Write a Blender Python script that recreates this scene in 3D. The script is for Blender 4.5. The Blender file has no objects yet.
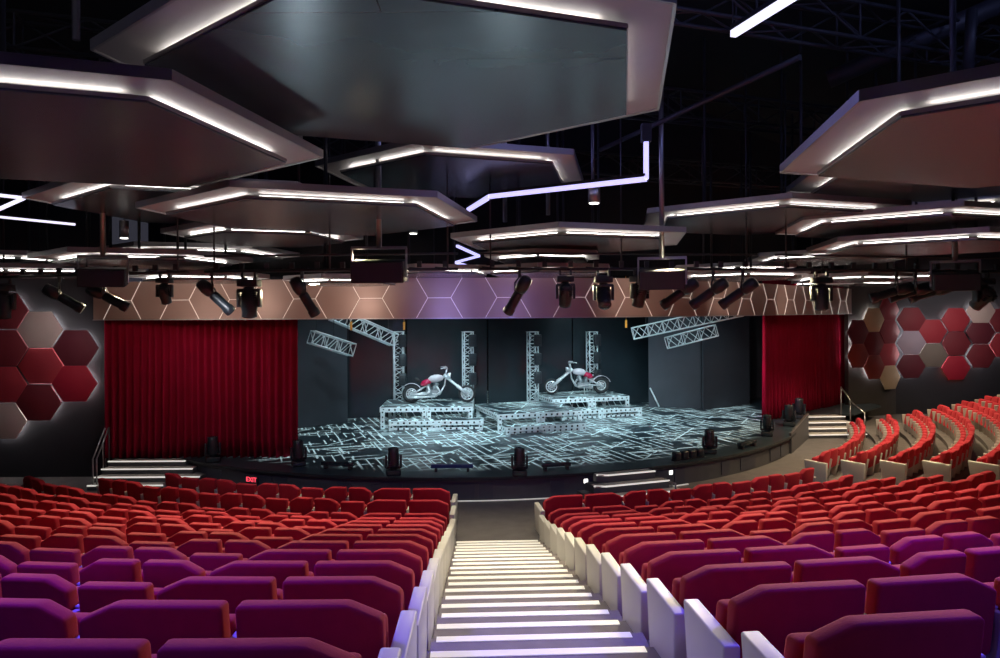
import bpy, bmesh, math, random
from mathutils import Vector, Matrix, Euler
random.seed(7)
S = bpy.context.scene
COL = S.collection
PI = math.pi
R = math.radians
CAMZ = 4.51
F = 713.0
ROLL = R(0.35)

# ------------------------------------------------------------------ materials
def mat(name, col, rough=0.6, metal=0.0, emit=None, estr=0.0, noise=0.12, nscale=6.0, sheen=0.0, sheencol=None, coat=0.0, bump=0.0, bscale=200):
    m = bpy.data.materials.new(name); m.use_nodes = True
    nt = m.node_tree; b = nt.nodes['Principled BSDF']
    tc = nt.nodes.new('ShaderNodeTexCoord')
    nz = nt.nodes.new('ShaderNodeTexNoise'); nz.inputs['Scale'].default_value = nscale; nz.inputs['Detail'].default_value = 4
    nt.links.new(tc.outputs['Object'], nz.inputs['Vector'])
    mx = nt.nodes.new('ShaderNodeMix'); mx.data_type = 'RGBA'
    lo = [max(0, c*(1-noise)) for c in col]; hi = [min(1, c*(1+noise)) for c in col]
    mx.inputs['A'].default_value = (*lo, 1); mx.inputs['B'].default_value = (*hi, 1)
    nt.links.new(nz.outputs['Fac'], mx.inputs['Factor'])
    nt.links.new(mx.outputs['Result'], b.inputs['Base Color'])
    b.inputs['Roughness'].default_value = rough; b.inputs['Specular IOR Level'].default_value = .12 if sheen else .5; b.inputs['Metallic'].default_value = metal
    if sheen:
        b.inputs['Sheen Weight'].default_value = sheen; b.inputs['Sheen Roughness'].default_value = 0.4
        b.inputs['Sheen Tint'].default_value = (*(sheencol or (1, .2, .2)), 1)
    if coat: b.inputs['Coat Weight'].default_value = coat
    if emit:
        b.inputs['Emission Color'].default_value = (*emit, 1); b.inputs['Emission Strength'].default_value = estr
    if bump:
        n2 = nt.nodes.new('ShaderNodeTexNoise'); n2.inputs['Scale'].default_value = bscale
        bp = nt.nodes.new('ShaderNodeBump'); bp.inputs['Strength'].default_value = bump; bp.inputs['Distance'].default_value = 0.01
        nt.links.new(tc.outputs['Object'], n2.inputs['Vector']); nt.links.new(n2.outputs['Fac'], bp.inputs['Height'])
        nt.links.new(bp.outputs['Normal'], b.inputs['Normal'])
    return m

M = {}
M['velvet'] = mat('red_velvet', (.36, .018, .033), .85, sheen=.30, sheencol=(1, .15, .16), noise=.18, nscale=9, bump=.15, bscale=90)
M['cream'] = mat('cream_laminate', (.52, .51, .485), .45, noise=.05)
M['arm'] = mat('pale_arm_laminate', (.42, .39, .35), .5, noise=.06)
M['carpet'] = mat('grey_carpet', (.10, .09, .092), .95, noise=.35, nscale=3, bump=.4, bscale=120)
M['tread'] = mat('stair_carpet', (.20, .175, .17), .95, noise=.3, nscale=5, bump=.4, bscale=120)
M['nosing'] = mat('white_nosing', (.88, .86, .80), .5, emit=(1, .96, .88), estr=.22, noise=.04)
M['black'] = mat('matt_black', (.009, .012, .016), .7, noise=.3)
M['void'] = mat('black_void', (.004, .004, .006), .95, noise=.3)
M['wallnavy'] = mat('dark_navy_wall', (.019, .020, .027), .8, noise=.25, nscale=2)
M['wallgrey'] = mat('charcoal_wall', (.045, .043, .042), .8, noise=.2, nscale=2)
M['stagefront'] = mat('stage_fascia', (.060, .060, .068), .55, noise=.2)
M['stagefront2'] = mat('stage_fascia_inset', (.042, .044, .062), .45, noise=.2)
M['gloss'] = mat('gloss_black_plastic', (.010, .016, .022), .38, noise=.2)
M['lens'] = mat('fixture_lens', (.03, .045, .05), .06, noise=.1, coat=.6)
M['steel'] = mat('steel_tube', (.32, .31, .31), .38, metal=.9, noise=.1)
M['dsteel'] = mat('dark_steel', (.035, .035, .04), .55, metal=.5, noise=.2)
M['alu'] = mat('aluminium_truss', (.76, .84, .86), .42, metal=.15, noise=.08)
M['chrome'] = mat('chrome', (.80, .82, .84), .28, metal=.6, noise=.05)
M['tyre'] = mat('rubber', (.015, .015, .016), .8)
M['redpaint'] = mat('red_paint', (.45, .008, .05), .22, coat=.8, noise=.1)
M['pearl'] = mat('pearl_paint', (.62, .55, .60), .25, coat=.7, noise=.08)
M['engine'] = mat('engine_alloy', (.36, .40, .42), .35, metal=.7, noise=.3, nscale=30)
M['led'] = mat('white_led', (.9, .88, .84), .5, emit=(1, .95, .90), estr=13.0, noise=.0)
M['ledlow'] = mat('white_led_soft', (.9, .88, .84), .5, emit=(1, .93, .86), estr=5.0, noise=.0)
M['ledblue'] = mat('lavender_led', (.8, .8, .95), .5, emit=(.48, .46, 1.0), estr=1.35, noise=.0)
M['ledwhite'] = mat('cool_led', (.8, .8, .95), .5, emit=(.78, .76, 1.0), estr=1.25, noise=.0)
M['seam'] = mat('lit_seam', (.7, .65, .6), .5, emit=(1, .86, .76), estr=.30, noise=.3, nscale=1.2)
M['halo'] = mat('halo_led', (.9, .9, .9), .5, emit=(1, .95, .93), estr=22.0, noise=.0)
M['halored'] = mat('red_halo_led', (.9, .4, .4), .5, emit=(1, .16, .10), estr=14.0, noise=.0)
M['rim'] = mat('cloud_silver_edge', (.32, .30, .305), .40, metal=.6, noise=.06)
M['cove'] = mat('cloud_cove_white', (.42, .38, .37), .55, noise=.05)
M['exit'] = mat('red_sign_letters', (.8, .05, .08), .5, emit=(1, .06, .10), estr=1.6, noise=.0)
M['sconce'] = mat('white_sconce', (.9, .9, .9), .5, emit=(1, .97, .9), estr=2.5, noise=.0)
M['orange'] = mat('orange_tag', (.75, .28, .03), .5)
M['bluegel'] = mat('blue_panel', (.01, .03, .14), .3)
M['curtain'] = mat('red_curtain_velvet', (.22, .001, .020), .8, sheen=.10, sheencol=(1, .05, .08), noise=.25, nscale=1.5)
M['flat'] = mat('teal_grey_flat', (.048, .054, .068), .6, noise=.25, nscale=1.2)
M['mirror'] = mat('dark_gloss_screen', (.018, .026, .032), .18, noise=.3, nscale=1.0)
M['backdrop'] = mat('dark_teal_backdrop', (.020, .030, .036), .7, noise=.3)

def cloud_mat():
    m = mat('cloud_underside', (.120, .140, .155), .26, metal=.42, noise=.15, nscale=1.5)
    nt = m.node_tree; b = nt.nodes['Principled BSDF']
    src = b.inputs['Base Color'].links[0].from_socket
    tc = nt.nodes.new('ShaderNodeTexCoord'); br = nt.nodes.new('ShaderNodeTexBrick')
    br.inputs['Scale'].default_value = 1.0; br.inputs['Mortar Size'].default_value = .006
    br.inputs['Brick Width'].default_value = 6.0; br.inputs['Row Height'].default_value = 1.05
    br.inputs['Color1'].default_value = (1, 1, 1, 1); br.inputs['Color2'].default_value = (.9, .9, .9, 1); br.inputs['Mortar'].default_value = (.25, .25, .25, 1)
    nt.links.new(tc.outputs['Object'], br.inputs['Vector'])
    mx = nt.nodes.new('ShaderNodeMix'); mx.data_type = 'RGBA'; mx.blend_type = 'MULTIPLY'; mx.inputs['Factor'].default_value = 1
    nt.links.new(src, mx.inputs['A']); nt.links.new(br.outputs['Color'], mx.inputs['B'])
    nt.links.new(mx.outputs['Result'], b.inputs['Base Color'])
    return m
M['cloud'] = cloud_mat()

def fascia_mat():
    m = mat('bronze_fascia', (.27, .185, .155), .42, metal=.25, noise=.12, nscale=1.2)
    return m
M['fascia'] = fascia_mat()

def stage_mat():  # projected light lines are painted into the floor colour and emission
    m = bpy.data.materials.new('stage_floor_painted_light_lines'); m.use_nodes = True
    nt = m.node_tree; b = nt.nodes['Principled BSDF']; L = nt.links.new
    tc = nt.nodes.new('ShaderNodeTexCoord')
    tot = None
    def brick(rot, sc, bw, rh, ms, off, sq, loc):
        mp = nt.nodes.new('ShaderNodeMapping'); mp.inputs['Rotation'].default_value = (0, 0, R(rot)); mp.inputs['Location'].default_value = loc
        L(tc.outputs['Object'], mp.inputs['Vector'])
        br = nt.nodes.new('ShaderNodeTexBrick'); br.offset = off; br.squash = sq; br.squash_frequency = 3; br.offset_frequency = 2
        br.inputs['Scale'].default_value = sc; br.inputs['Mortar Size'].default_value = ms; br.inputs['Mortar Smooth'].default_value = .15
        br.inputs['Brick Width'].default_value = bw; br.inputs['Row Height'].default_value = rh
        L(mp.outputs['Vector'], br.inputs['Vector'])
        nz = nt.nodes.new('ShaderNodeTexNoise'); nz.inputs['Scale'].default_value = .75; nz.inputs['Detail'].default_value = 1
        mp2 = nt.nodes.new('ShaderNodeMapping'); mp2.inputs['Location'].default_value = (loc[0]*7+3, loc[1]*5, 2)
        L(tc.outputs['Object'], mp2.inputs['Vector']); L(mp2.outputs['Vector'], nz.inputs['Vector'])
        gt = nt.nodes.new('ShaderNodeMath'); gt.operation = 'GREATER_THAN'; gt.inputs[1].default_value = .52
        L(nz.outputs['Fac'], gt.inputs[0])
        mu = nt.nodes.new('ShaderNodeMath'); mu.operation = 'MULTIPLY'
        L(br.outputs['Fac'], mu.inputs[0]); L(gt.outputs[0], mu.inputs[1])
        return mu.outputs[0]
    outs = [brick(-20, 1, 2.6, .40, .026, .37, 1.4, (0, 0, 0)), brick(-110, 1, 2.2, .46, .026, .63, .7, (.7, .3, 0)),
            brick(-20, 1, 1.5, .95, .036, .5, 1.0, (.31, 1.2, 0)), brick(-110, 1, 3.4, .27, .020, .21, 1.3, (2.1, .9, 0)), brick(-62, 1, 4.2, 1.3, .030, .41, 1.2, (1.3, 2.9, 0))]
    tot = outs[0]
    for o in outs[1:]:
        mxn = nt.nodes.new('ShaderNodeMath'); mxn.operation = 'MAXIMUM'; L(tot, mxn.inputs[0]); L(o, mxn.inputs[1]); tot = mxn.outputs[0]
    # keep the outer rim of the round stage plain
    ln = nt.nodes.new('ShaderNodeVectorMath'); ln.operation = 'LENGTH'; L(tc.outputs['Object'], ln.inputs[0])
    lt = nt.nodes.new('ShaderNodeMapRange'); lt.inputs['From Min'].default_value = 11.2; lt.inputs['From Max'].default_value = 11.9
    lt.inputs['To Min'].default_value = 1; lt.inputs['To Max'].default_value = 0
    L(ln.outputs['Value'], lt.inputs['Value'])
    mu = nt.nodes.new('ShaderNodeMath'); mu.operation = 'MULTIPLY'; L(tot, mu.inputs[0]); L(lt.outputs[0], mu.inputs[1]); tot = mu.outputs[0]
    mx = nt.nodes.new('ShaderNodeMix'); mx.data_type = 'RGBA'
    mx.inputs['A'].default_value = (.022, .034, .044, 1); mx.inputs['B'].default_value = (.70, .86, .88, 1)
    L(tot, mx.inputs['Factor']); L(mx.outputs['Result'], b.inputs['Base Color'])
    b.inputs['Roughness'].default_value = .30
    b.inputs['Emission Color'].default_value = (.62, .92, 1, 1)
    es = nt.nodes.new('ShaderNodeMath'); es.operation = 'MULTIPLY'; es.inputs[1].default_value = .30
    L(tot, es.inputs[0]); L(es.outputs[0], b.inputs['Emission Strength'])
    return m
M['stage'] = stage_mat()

def hexmat(name, c): 
    return mat(name, c, .7, noise=.08, nscale=2, bump=.1, bscale=60)
HX = {'maroon': hexmat('hex_maroon', (.10, .010, .022)), 'dark': hexmat('hex_dark_red', (.15, .012, .022)), 'red': hexmat('hex_red', (.30, .018, .032)),
      'bright': hexmat('hex_crimson', (.34, .006, .026)), 'beige': hexmat('hex_beige', (.50, .40, .37)), 'lilac': hexmat('hex_lilac', (.32, .27, .34)),
      'olive': hexmat('hex_olive', (.16, .135, .115)), 'rust': hexmat('hex_rust', (.24, .032, .026)), 'tan': hexmat('hex_tan', (.50, .38, .24))}

# ------------------------------------------------------------------ mesh builder
class MB:
    def __init__(s): s.v = []; s.f = []; s.m = []; s.sm = []
    def add(s, vs, fs, mi=0, sm=False):
        o = len(s.v); s.v += [tuple(v) for v in vs]
        for f in fs: s.f.append(tuple(i+o for i in f)); s.m.append(mi); s.sm.append(sm)
    def box(s, c, d, mi=0, rot=None):
        x, y, z = d[0]/2, d[1]/2, d[2]/2
        vs = [Vector((a*x, b*y, e*z)) for e in (-1, 1) for b in (-1, 1) for a in (-1, 1)]
        if rot is not None: vs = [rot @ v for v in vs]
        vs = [v + Vector(c) for v in vs]
        s.add(vs, [(0,2,3,1),(4,5,7,6),(0,1,5,4),(2,6,7,3),(0,4,6,2),(1,3,7,5)], mi)
        return s
    def bar(s, p0, p1, w, h=None, mi=0, up=(0,0,1)):
        p0, p1 = Vector(p0), Vector(p1); d = p1-p0; L = d.length
        if L < 1e-6: return s
        d.normalize(); u = Vector(up)
        if abs(d.dot(u)) > .98: u = Vector((1,0,0))
        x = d.cross(u).normalized(); z = x.cross(d)
        rot = Matrix((x, d, z)).transposed()
        return s.box((p0+p1)/2, (w, L, h or w), mi, rot)
    def tube(s, p0, p1, r, r2=None, n=8, mi=0, caps=True):
        p0, p1 = Vector(p0), Vector(p1); r2 = r if r2 is None else r2
        d = (p1-p0).normalized(); u = Vector((0,0,1)) if abs(d.z) < .95 else Vector((1,0,0))
        x = d.cross(u).normalized(); y = d.cross(x)
        vs = []
        for p, rr in ((p0, r), (p1, r2)):
            for i in range(n):
                a = 2*PI*i/n; vs.append(p + x*math.cos(a)*rr + y*math.sin(a)*rr)
        s.add(vs, [(i, (i+1) % n, n+(i+1) % n, n+i) for i in range(n)], mi, True)
        if caps: s.add(vs, [tuple(range(n-1, -1, -1)), tuple(range(n, 2*n))], mi)
        return s
    def path(s, pts, r, n=8, mi=0):
        for a, b in zip(pts, pts[1:]): s.tube(a, b, r, n=n, mi=mi)
        return s
    def lathe(s, prof, c, ax, n=16, mi=0):     # prof: (radius, distance along axis)
        c = Vector(c); d = Vector(ax).normalized(); u = Vector((0,0,1)) if abs(d.z) < .95 else Vector((1,0,0))
        x = d.cross(u).normalized(); y = d.cross(x); vs = []
        for r, h in prof:
            for i in range(n):
                a = 2*PI*i/n; vs.append(c + d*h + x*math.cos(a)*r + y*math.sin(a)*r)
        fs = [(k*n+i, k*n+(i+1) % n, (k+1)*n+(i+1) % n, (k+1)*n+i) for k in range(len(prof)-1) for i in range(n)]
        s.add(vs, fs, mi, True)
        s.add(vs, [tuple(range(n-1, -1, -1)), tuple(range((len(prof)-1)*n, len(prof)*n))], mi)
        return s
    def torus(s, c, ax, R0, r, n=24, k=8, mi=0, a0=0, a1=2*PI):
        c = Vector(c); d = Vector(ax).normalized(); u = Vector((0,0,1)) if abs(d.z) < .95 else Vector((1,0,0))
        x = d.cross(u).normalized(); y = d.cross(x); vs = []
        full = abs(a1-a0-2*PI) < 1e-6; N = n if full else n+1
        for i in range(N):
            a = a0+(a1-a0)*i/n; e = x*math.cos(a)+y*math.sin(a)
            for j in range(k):
                t = 2*PI*j/k; vs.append(c + e*(R0+r*math.cos(t)) + d*r*math.sin(t))
        fs = [(i*k+j, ((i+1) % N)*k+j, ((i+1) % N)*k+(j+1) % k, i*k+(j+1) % k) for i in range(n) for j in range(k)]
        s.add(vs, fs, mi, True); return s
    def prism(s, poly, z0, z1, mi=0):           # poly in xy
        n = len(poly)
        vs = [(p[0], p[1], z0) for p in poly] + [(p[0], p[1], z1) for p in poly]
        s.add(vs, [tuple(range(n-1, -1, -1)), tuple(range(n, 2*n))] + [(i, (i+1) % n, n+(i+1) % n, n+i) for i in range(n)], mi); return s
    def prism_xz(s, poly, y0, y1, mi=0):        # poly in xz, extruded on y
        n = len(poly)
        vs = [(p[0], y0, p[1]) for p in poly] + [(p[0], y1, p[1]) for p in poly]
        s.add(vs, [tuple(range(n)), tuple(range(2*n-1, n-1, -1))] + [(i, n+i, n+(i+1) % n, (i+1) % n) for i in range(n)], mi); return s
    def xf(s, mtx): s.v = [tuple(mtx @ Vector(v)) for v in s.v]; return s
    def mesh(s, name, mats, bevel=0, seg=2):
        me = bpy.data.meshes.new(name); me.from_pydata(s.v, [], s.f)
        for m in (mats if isinstance(mats, (list, tuple)) else [mats]): me.materials.append(m)
        me.polygons.foreach_set('material_index', s.m); me.polygons.foreach_set('use_smooth', s.sm)
        bm = bmesh.new(); bm.from_mesh(me)
        bmesh.ops.remove_doubles(bm, verts=bm.verts, dist=1e-5)
        bmesh.ops.recalc_face_normals(bm, faces=bm.faces)
        if bevel:
            es = [e for e in bm.edges if len(e.link_faces) == 2 and e.calc_face_angle(0) > R(12)]
            r = bmesh.ops.bevel(bm, geom=es, offset=bevel, segments=seg, profile=.5, affect='EDGES', clamp_overlap=True)
            for f in bm.faces: f.smooth = True
        bm.to_mesh(me); bm.free(); me.update(); return me
    def build(s, name, mats, parent=None, bevel=0, seg=2):
        return link(name, s.mesh(name, mats, bevel, seg), parent)

def link(name, me, parent=None):
    o = bpy.data.objects.new(name, me); COL.objects.link(o)
    if parent is not None: o.parent = parent
    return o
def tag(o, label, cat, group=None, kind=None):
    if label: o['label'] = label
    if cat: o['category'] = cat
    if group: o['group'] = group
    if kind: o['kind'] = kind
    return o
def struct(o, label=None):
    o['kind'] = 'structure'
    if label: o['label'] = label
    return o
def thing(name, label, cat, loc=(0,0,0), rz=0, group=None):
    o = bpy.data.objects.new(name, None); o.empty_display_size = .1; COL.objects.link(o)
    o.location = loc; o.rotation_euler = (0, 0, rz)
    return tag(o, label, cat, group)
def ordn(i):
    names = ['first','second','third','fourth','fifth','sixth','seventh','eighth','ninth','tenth','eleventh','twelfth','thirteenth','fourteenth','fifteenth',
             'sixteenth','seventeenth','eighteenth','nineteenth','twentieth']
    if i <= 20: return names[i-1]
    return 'twenty-'+names[i-21]

def unroll(px, py):
    x, y = px-500, py-329
    c, sn = math.cos(ROLL), math.sin(ROLL)
    return 500 + x*c - y*sn, 329 + y*c + x*sn
def at(px, py, D):                               # survey point: photo position at depth D -> place
    x, y = unroll(px, py); return Vector(((x-500)/F*D, D, CAMZ-(y-313)/F*D))
def proj(p):
    if p[1] < .05: return None
    return 500+F*p[0]/p[1], 313-F*(p[2]-CAMZ)/p[1]

# ------------------------------------------------------------------ camera
cd = bpy.data.cameras.new('camera'); cam = bpy.data.objects.new('camera', cd); COL.objects.link(cam)
cam.location = (0, 0, CAMZ); cam.rotation_euler = (R(90), ROLL, 0)
cd.sensor_fit = 'HORIZONTAL'; cd.sensor_width = 36; cd.lens = 36*F/1000; cd.shift_y = -.016; cd.clip_start = .05
S.camera = cam
S.view_settings.view_transform = 'Standard'
S.view_settings.exposure = 0.12
S.view_settings.gamma = 1.08

# ------------------------------------------------------------------ the hall
CX, CY = -1.2, 29.7
PHI0 = math.atan(.0404)
def pol(r, t, z=0.0):                            # t measured from the aisle axis, positive to the right
    a = t+PHI0; return Vector((CX+r*math.sin(a), CY-r*math.cos(a), z))
STZ = CAMZ-3.95
RST = 12.6

MB().box((4, 16, -.06), (52, 46, .12)).build('floor', M['carpet'])['kind'] = 'structure'
struct(MB().box((4, 16, 11.5), (52, 46, .2)).build('ceiling', M['void']))
# left wall: frontal part beside the curtain, and side wall
struct(MB().box((-14.1, 20.05, 5.7), (6.3, .2, 11.4)).build('wall_left_front', M['wallnavy']))
struct(MB().box((-17.3, 7.5, 5.7), (.2, 25, 11.4)).build('wall_left', M['wallnavy']))
struct(MB().box((4, -5.5, 5.7), (46, .2, 11.4)).build('wall_back', M['wallnavy']))
W1a, W1b, W2b = Vector((14.6, 29.9, 0)), Vector((17.25, 31.1, 0)), Vector((27, 31.1, 0))
m_ = MB(); d_ = (W1b-W1a).normalized(); n_ = Vector((-d_.y, d_.x, 0))
m_.prism([W1a, W1b, W1b+n_*.2, W1a+n_*.2], 0, 11.4); struct(m_.build('wall_right_return', M['wallgrey']))
struct(MB().box((22.1, 31.2, 5.7), (9.7, .2, 11.4)).build('wall_right_front', M['wallnavy']))
struct(MB().box((27.0, 13, 5.7), (.2, 36.4, 11.4)).build('wall_right', M['wallnavy']))

def rowz_l(j): return max(0, .222*j-.477)
def rowz_r(j): return max(0, .222*j-.276)
def rowz_f(k): return .135*k
RL, RR, RF, PITCH = 14.5, 15.36, 14.6, .95
# terraces
def sector(mb, r0, r1, t0f, t1f, z, n=40):
    pts = []
    a0, a1 = t0f(r0), t1f(r0)
    for i in range(n+1): pts.append(pol(r0, a0+(a1-a0)*i/n))
    a0, a1 = t0f(r1), t1f(r1)
    for i in range(n, -1, -1): pts.append(pol(r1, a0+(a1-a0)*i/n))
    vs0 = [(p.x, p.y, 0.001) for p in pts]; vs1 = [(p.x, p.y, z) for p in pts]
    N = len(pts)
    fs = []
    for i in range(n):
        fs.append((N+i, N+i+1, N+N-2-i, N+N-1-i))
    for i in range(N): fs.append((i, (i+1) % N, N+(i+1) % N, N+i))
    mb.add(vs0+vs1, fs)
AL, AR = -.33, 1.36                               # aisle edges, measured across the aisle axis
T2A, T2B = R(34.3), R(38.6)                       # second aisle
tb = MB()
for j in range(0, 16):
    z = rowz_l(j)
    if z > 0.01:
        r0 = RL+PITCH*j-.62; lim = -50
        sector(tb, r0, r0+PITCH+.001, lambda r: -math.asin(min(1, 15.2/r)) if r > 19 else R(-46), lambda r: math.asin(AL/r), z)
struct(tb.build('floor_terrace_left', M['carpet']), 'stepped grey carpet terraces under the left seats')
tb = MB()
for j in range(0, 16):
    z = rowz_r(j)
    if z > 0.01:
        r0 = RR+PITCH*j-.62
        sector(tb, r0, r0+PITCH+.001, lambda r: math.asin(AR/r), lambda r: T2A, z)
struct(tb.build('floor_terrace_centre', M['carpet']), 'stepped grey carpet terraces right of the centre aisle')
tb = MB()
for k in range(1, 12):
    r0 = RF+PITCH*k-.62
    sector(tb, r0, r0+PITCH+.001, lambda r: T2B, lambda r: R(78), rowz_f(k))
struct(tb.build('floor_terrace_right', M['carpet']), 'stepped grey carpet terraces of the far right block')
tb = MB()
for k in range(1, 20):
    r0 = 15.2+.48*k
    sector(tb, r0, r0+.481, lambda r: T2A+.002, lambda r: T2B-.002, .075*k, n=4)
struct(tb.build('floor_side_aisle', M['tread']), 'stepped carpet of the right side aisle')

# centre aisle stairs
ax_dir = Vector((math.sin(PHI0), -math.cos(PHI0), 0)); ax_n = Vector((math.cos(PHI0), math.sin(PHI0), 0))
def ais(D, o, z):                                 # point at depth D along aisle, offset o across
    p = Vector((CX, CY, 0)) + ax_dir*((CY-D)/math.cos(PHI0)) + ax_n*o
    return Vector((p.x, p.y, z))
st = MB(); ns = []
NST = 31
for i in range(NST):
    D1 = 13.75-.475*i; D0 = D1-.475; z = .1075*(i+1)
    if D0 < -1.0: break
    a, b, c, d = ais(D1, AL, 0), ais(D1, AR, 0), ais(D0, AR, 0), ais(D0, AL, 0)
    st.prism([a, b, c, d], 0.001, z)
    q = MB(); o0 = AL+.02 + (.02 if i % 2 else 0); o1 = AR-.10
    e = MB(); pa, pb, pc, pd = ais(D1+.004, o0, 0), ais(D1+.004, o1, 0), ais(D1-.085, o1, 0), ais(D1-.085, o0, 0)
    e.prism([pa, pb, pc, pd], z-.03, z+.006); ns.append(e)
stair = st.build('staircase', M['tread']); tag(stair, 'long grey carpeted aisle staircase with white nosings running down towards the stage', 'stairs')
for e in ns: e.build('nosing_strip', M['nosing'], stair)

# ------------------------------------------------------------------ stage
arc = []
for i in range(49):
    t = R(-41.5)+(R(54.5)-R(-41.5))*i/48
    arc.append(pol(RST, t))
edge = arc + [Vector((10.85, 25.35, 0)), Vector((10.85, 27.22, 0))]
poly = edge + [Vector((13.5, 27.25, 0)), Vector((15.8, 29.6, 0)), Vector((15.8, 32.2, 0)), Vector((15, 37, 0)), Vector((-13, 37, 0)), Vector((-13, 20.2, 0)), Vector((-10.4, 19.9, 0))]
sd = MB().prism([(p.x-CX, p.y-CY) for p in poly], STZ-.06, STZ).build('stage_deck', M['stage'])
sd.location = (CX, CY, 0); struct(sd, 'round glossy stage floor with projected white light lines painted in')
def inset(p, k):
    v = Vector((p.x-CX, p.y-CY, 0)); return Vector((CX, CY, 0))+v*(1-k/v.length)
sf = MB()
ins = [inset(p, .06) for p in edge]
sf.prism(ins + [Vector((10.0, 29, 0)), Vector((-9.0, 21.0, 0))], 0.001, STZ-.062)
sfr = struct(sf.build('trim_stage_front', M['stagefront']), 'dark curved front of the stage')
# inset panels of the stage front
ip = MB(); k = 0
for i in range(1, 47, 2):
    if i % 6 == 5: continue
    a, b = inset(arc[i], .056), inset(arc[i+1] if i % 4 == 1 else arc[min(i+2, 48)], .056)
    d = (b-a).normalized(); a2, b2 = a+d*.05, b-d*.05; n = Vector((d.y, -d.x, 0))*.02
    ip.prism([a2, b2, b2+n, a2+n], .06, STZ-.14)
struct(ip.build('trim_stage_panel', M['stagefront2']), 'recessed dark panels along the stage front')
bs_ = MB()
for a, b in zip(arc[14:34], arc[15:35]):
    a, b = a+(a-Vector((CX, CY, 0))).normalized()*.03, b+(b-Vector((CX, CY, 0))).normalized()*.03
    bs_.bar(a+Vector((0, 0, .012)), b+Vector((0, 0, .012)), .05, .02)
struct(bs_.build('trim_floor_light', M['nosing']), 'white strip along the foot of the stage front')
lip = MB()
for a, b in zip(edge, edge[1:]):
    lip.bar(a+Vector((0, 0, STZ-.03)), b+Vector((0, 0, STZ-.03)), .05, .065)
struct(lip.build('trim_stage_edge', M['black']), 'black nosing of the stage edge')

# exit sign on the stage front
def text_mesh(body, size, ext=.004):
    cu = bpy.data.curves.new('txt', 'FONT'); cu.body = body; cu.size = size; cu.extrude = ext; cu.align_x = 'CENTER'; cu.align_y = 'CENTER'
    o = bpy.data.objects.new('txt', cu); COL.objects.link(o)
    dg = bpy.context.evaluated_depsgraph_get(); me = bpy.data.meshes.new_from_object(o.evaluated_get(dg))
    bpy.data.objects.remove(o); bpy.data.curves.remove(cu); return me
tt = math.atan2(-5.05, 11.3)-PHI0
p = pol(RST+.0, tt, .30)
es = thing('exit_sign', 'small red illuminated sign on the dark stage front at left', 'sign', p, tt+PHI0)
MB().box((0, -.02, 0), (.40, .04, .20)).build('sign_box', M['black'], es, .006)
me = text_mesh('EXIT', .17); me.materials.clear(); me.materials.append(M['exit'])
to = link('letters', me, es); to.rotation_euler = (R(90), 0, 0); to.location = (0, -.043, 0); to['label'] = 'glowing red letters'

# centre steps up to the stage
def step_set(name, label, loc, rz, w0, n, tread, rise, flare=.0, rfl=0.0):
    t = thing(name, label, 'steps', loc, rz)
    for i in range(n):                            # i=0 is the lowest; local y forward = towards stage
        z = rise*(i+1); y0 = i*tread; w = w0+flare*(n-1-i)*2; wr = w/2+rfl*(n-1-i)
        b = MB(); b.prism([(-w/2, y0+.12), (-w/2+.25, y0), (w/2, y0), (w/2, n*tread), (-w/2, n*tread)] if flare else [(-w/2, y0), (wr, y0), (wr, n*tread), (-w/2, n*tread)], rise*i+.001, z-.02)
        s_ = b.build('step', M['stagefront'], t)
        q = MB()
        pts = [(-w/2-.01, y0+.115, z-.012), (-w/2+.245, y0-.012, z-.012), (w/2+.01, y0-.012, z-.012)] if flare else [(-w/2, y0-.01, z-.012), (wr, y0-.01, z-.012)]
        for a, c in zip(pts, pts[1:]): q.bar(a, c, .035, .03)
        q.build('step_light', M['seam2'], s_)['label'] = 'lit white edge of the step'
        if not flare or True:
            MB().box(((wr-w/2)/2, y0+tread/2, z-.012), (wr+w/2-.04, tread-.03, .018)).build('tread_top', M['arm'], s_)
    return t
M['seam2'] = mat('lit_step_edge', (.9, .88, .82), .5, emit=(1, .95, .86), estr=.55, noise=.02)
tt = math.atan2(3.05+1.2, 12.05)-PHI0
cs = step_set('stage_steps', 'small angular lit steps at the middle front of the stage', pol(RST+.92, tt), tt+PHI0, 1.55, 3, .3, STZ/3, flare=.22)
h = MB()
h.path([(1.02, .05, .001), (1.02, .05, .34), (.95, .55, .34), (.95, .55, .001)], .022)
h.build('handrail', M['steel'], cs)
for px, py in ((586, 488), (671, 479)):
    tq = None
    for dt in range(-100, 600):
        t_ = dt/1000.0; p_ = pol(RST, t_, .3); pr = proj(p_)
        ux, uy = unroll(px, py)
        if pr and pr[0] >= ux: tq = t_; break
    p_ = pol(RST-.03, tq, .36)
    tg = thing('step_light_sconce', ('square white wall light left of the centre stage steps' if px < 600 else 'square white wall light right of the centre stage steps'), 'light', p_, tq+PHI0, 'wall lights beside the stage steps')
    MB().box((0, -.015, 0), (.10, .03, .10)).build('lamp_face', M['sconce'], tg, .008)
    MB().box((0, .0, 0), (.12, .02, .12)).build('backplate', M['dsteel'], tg)

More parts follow.
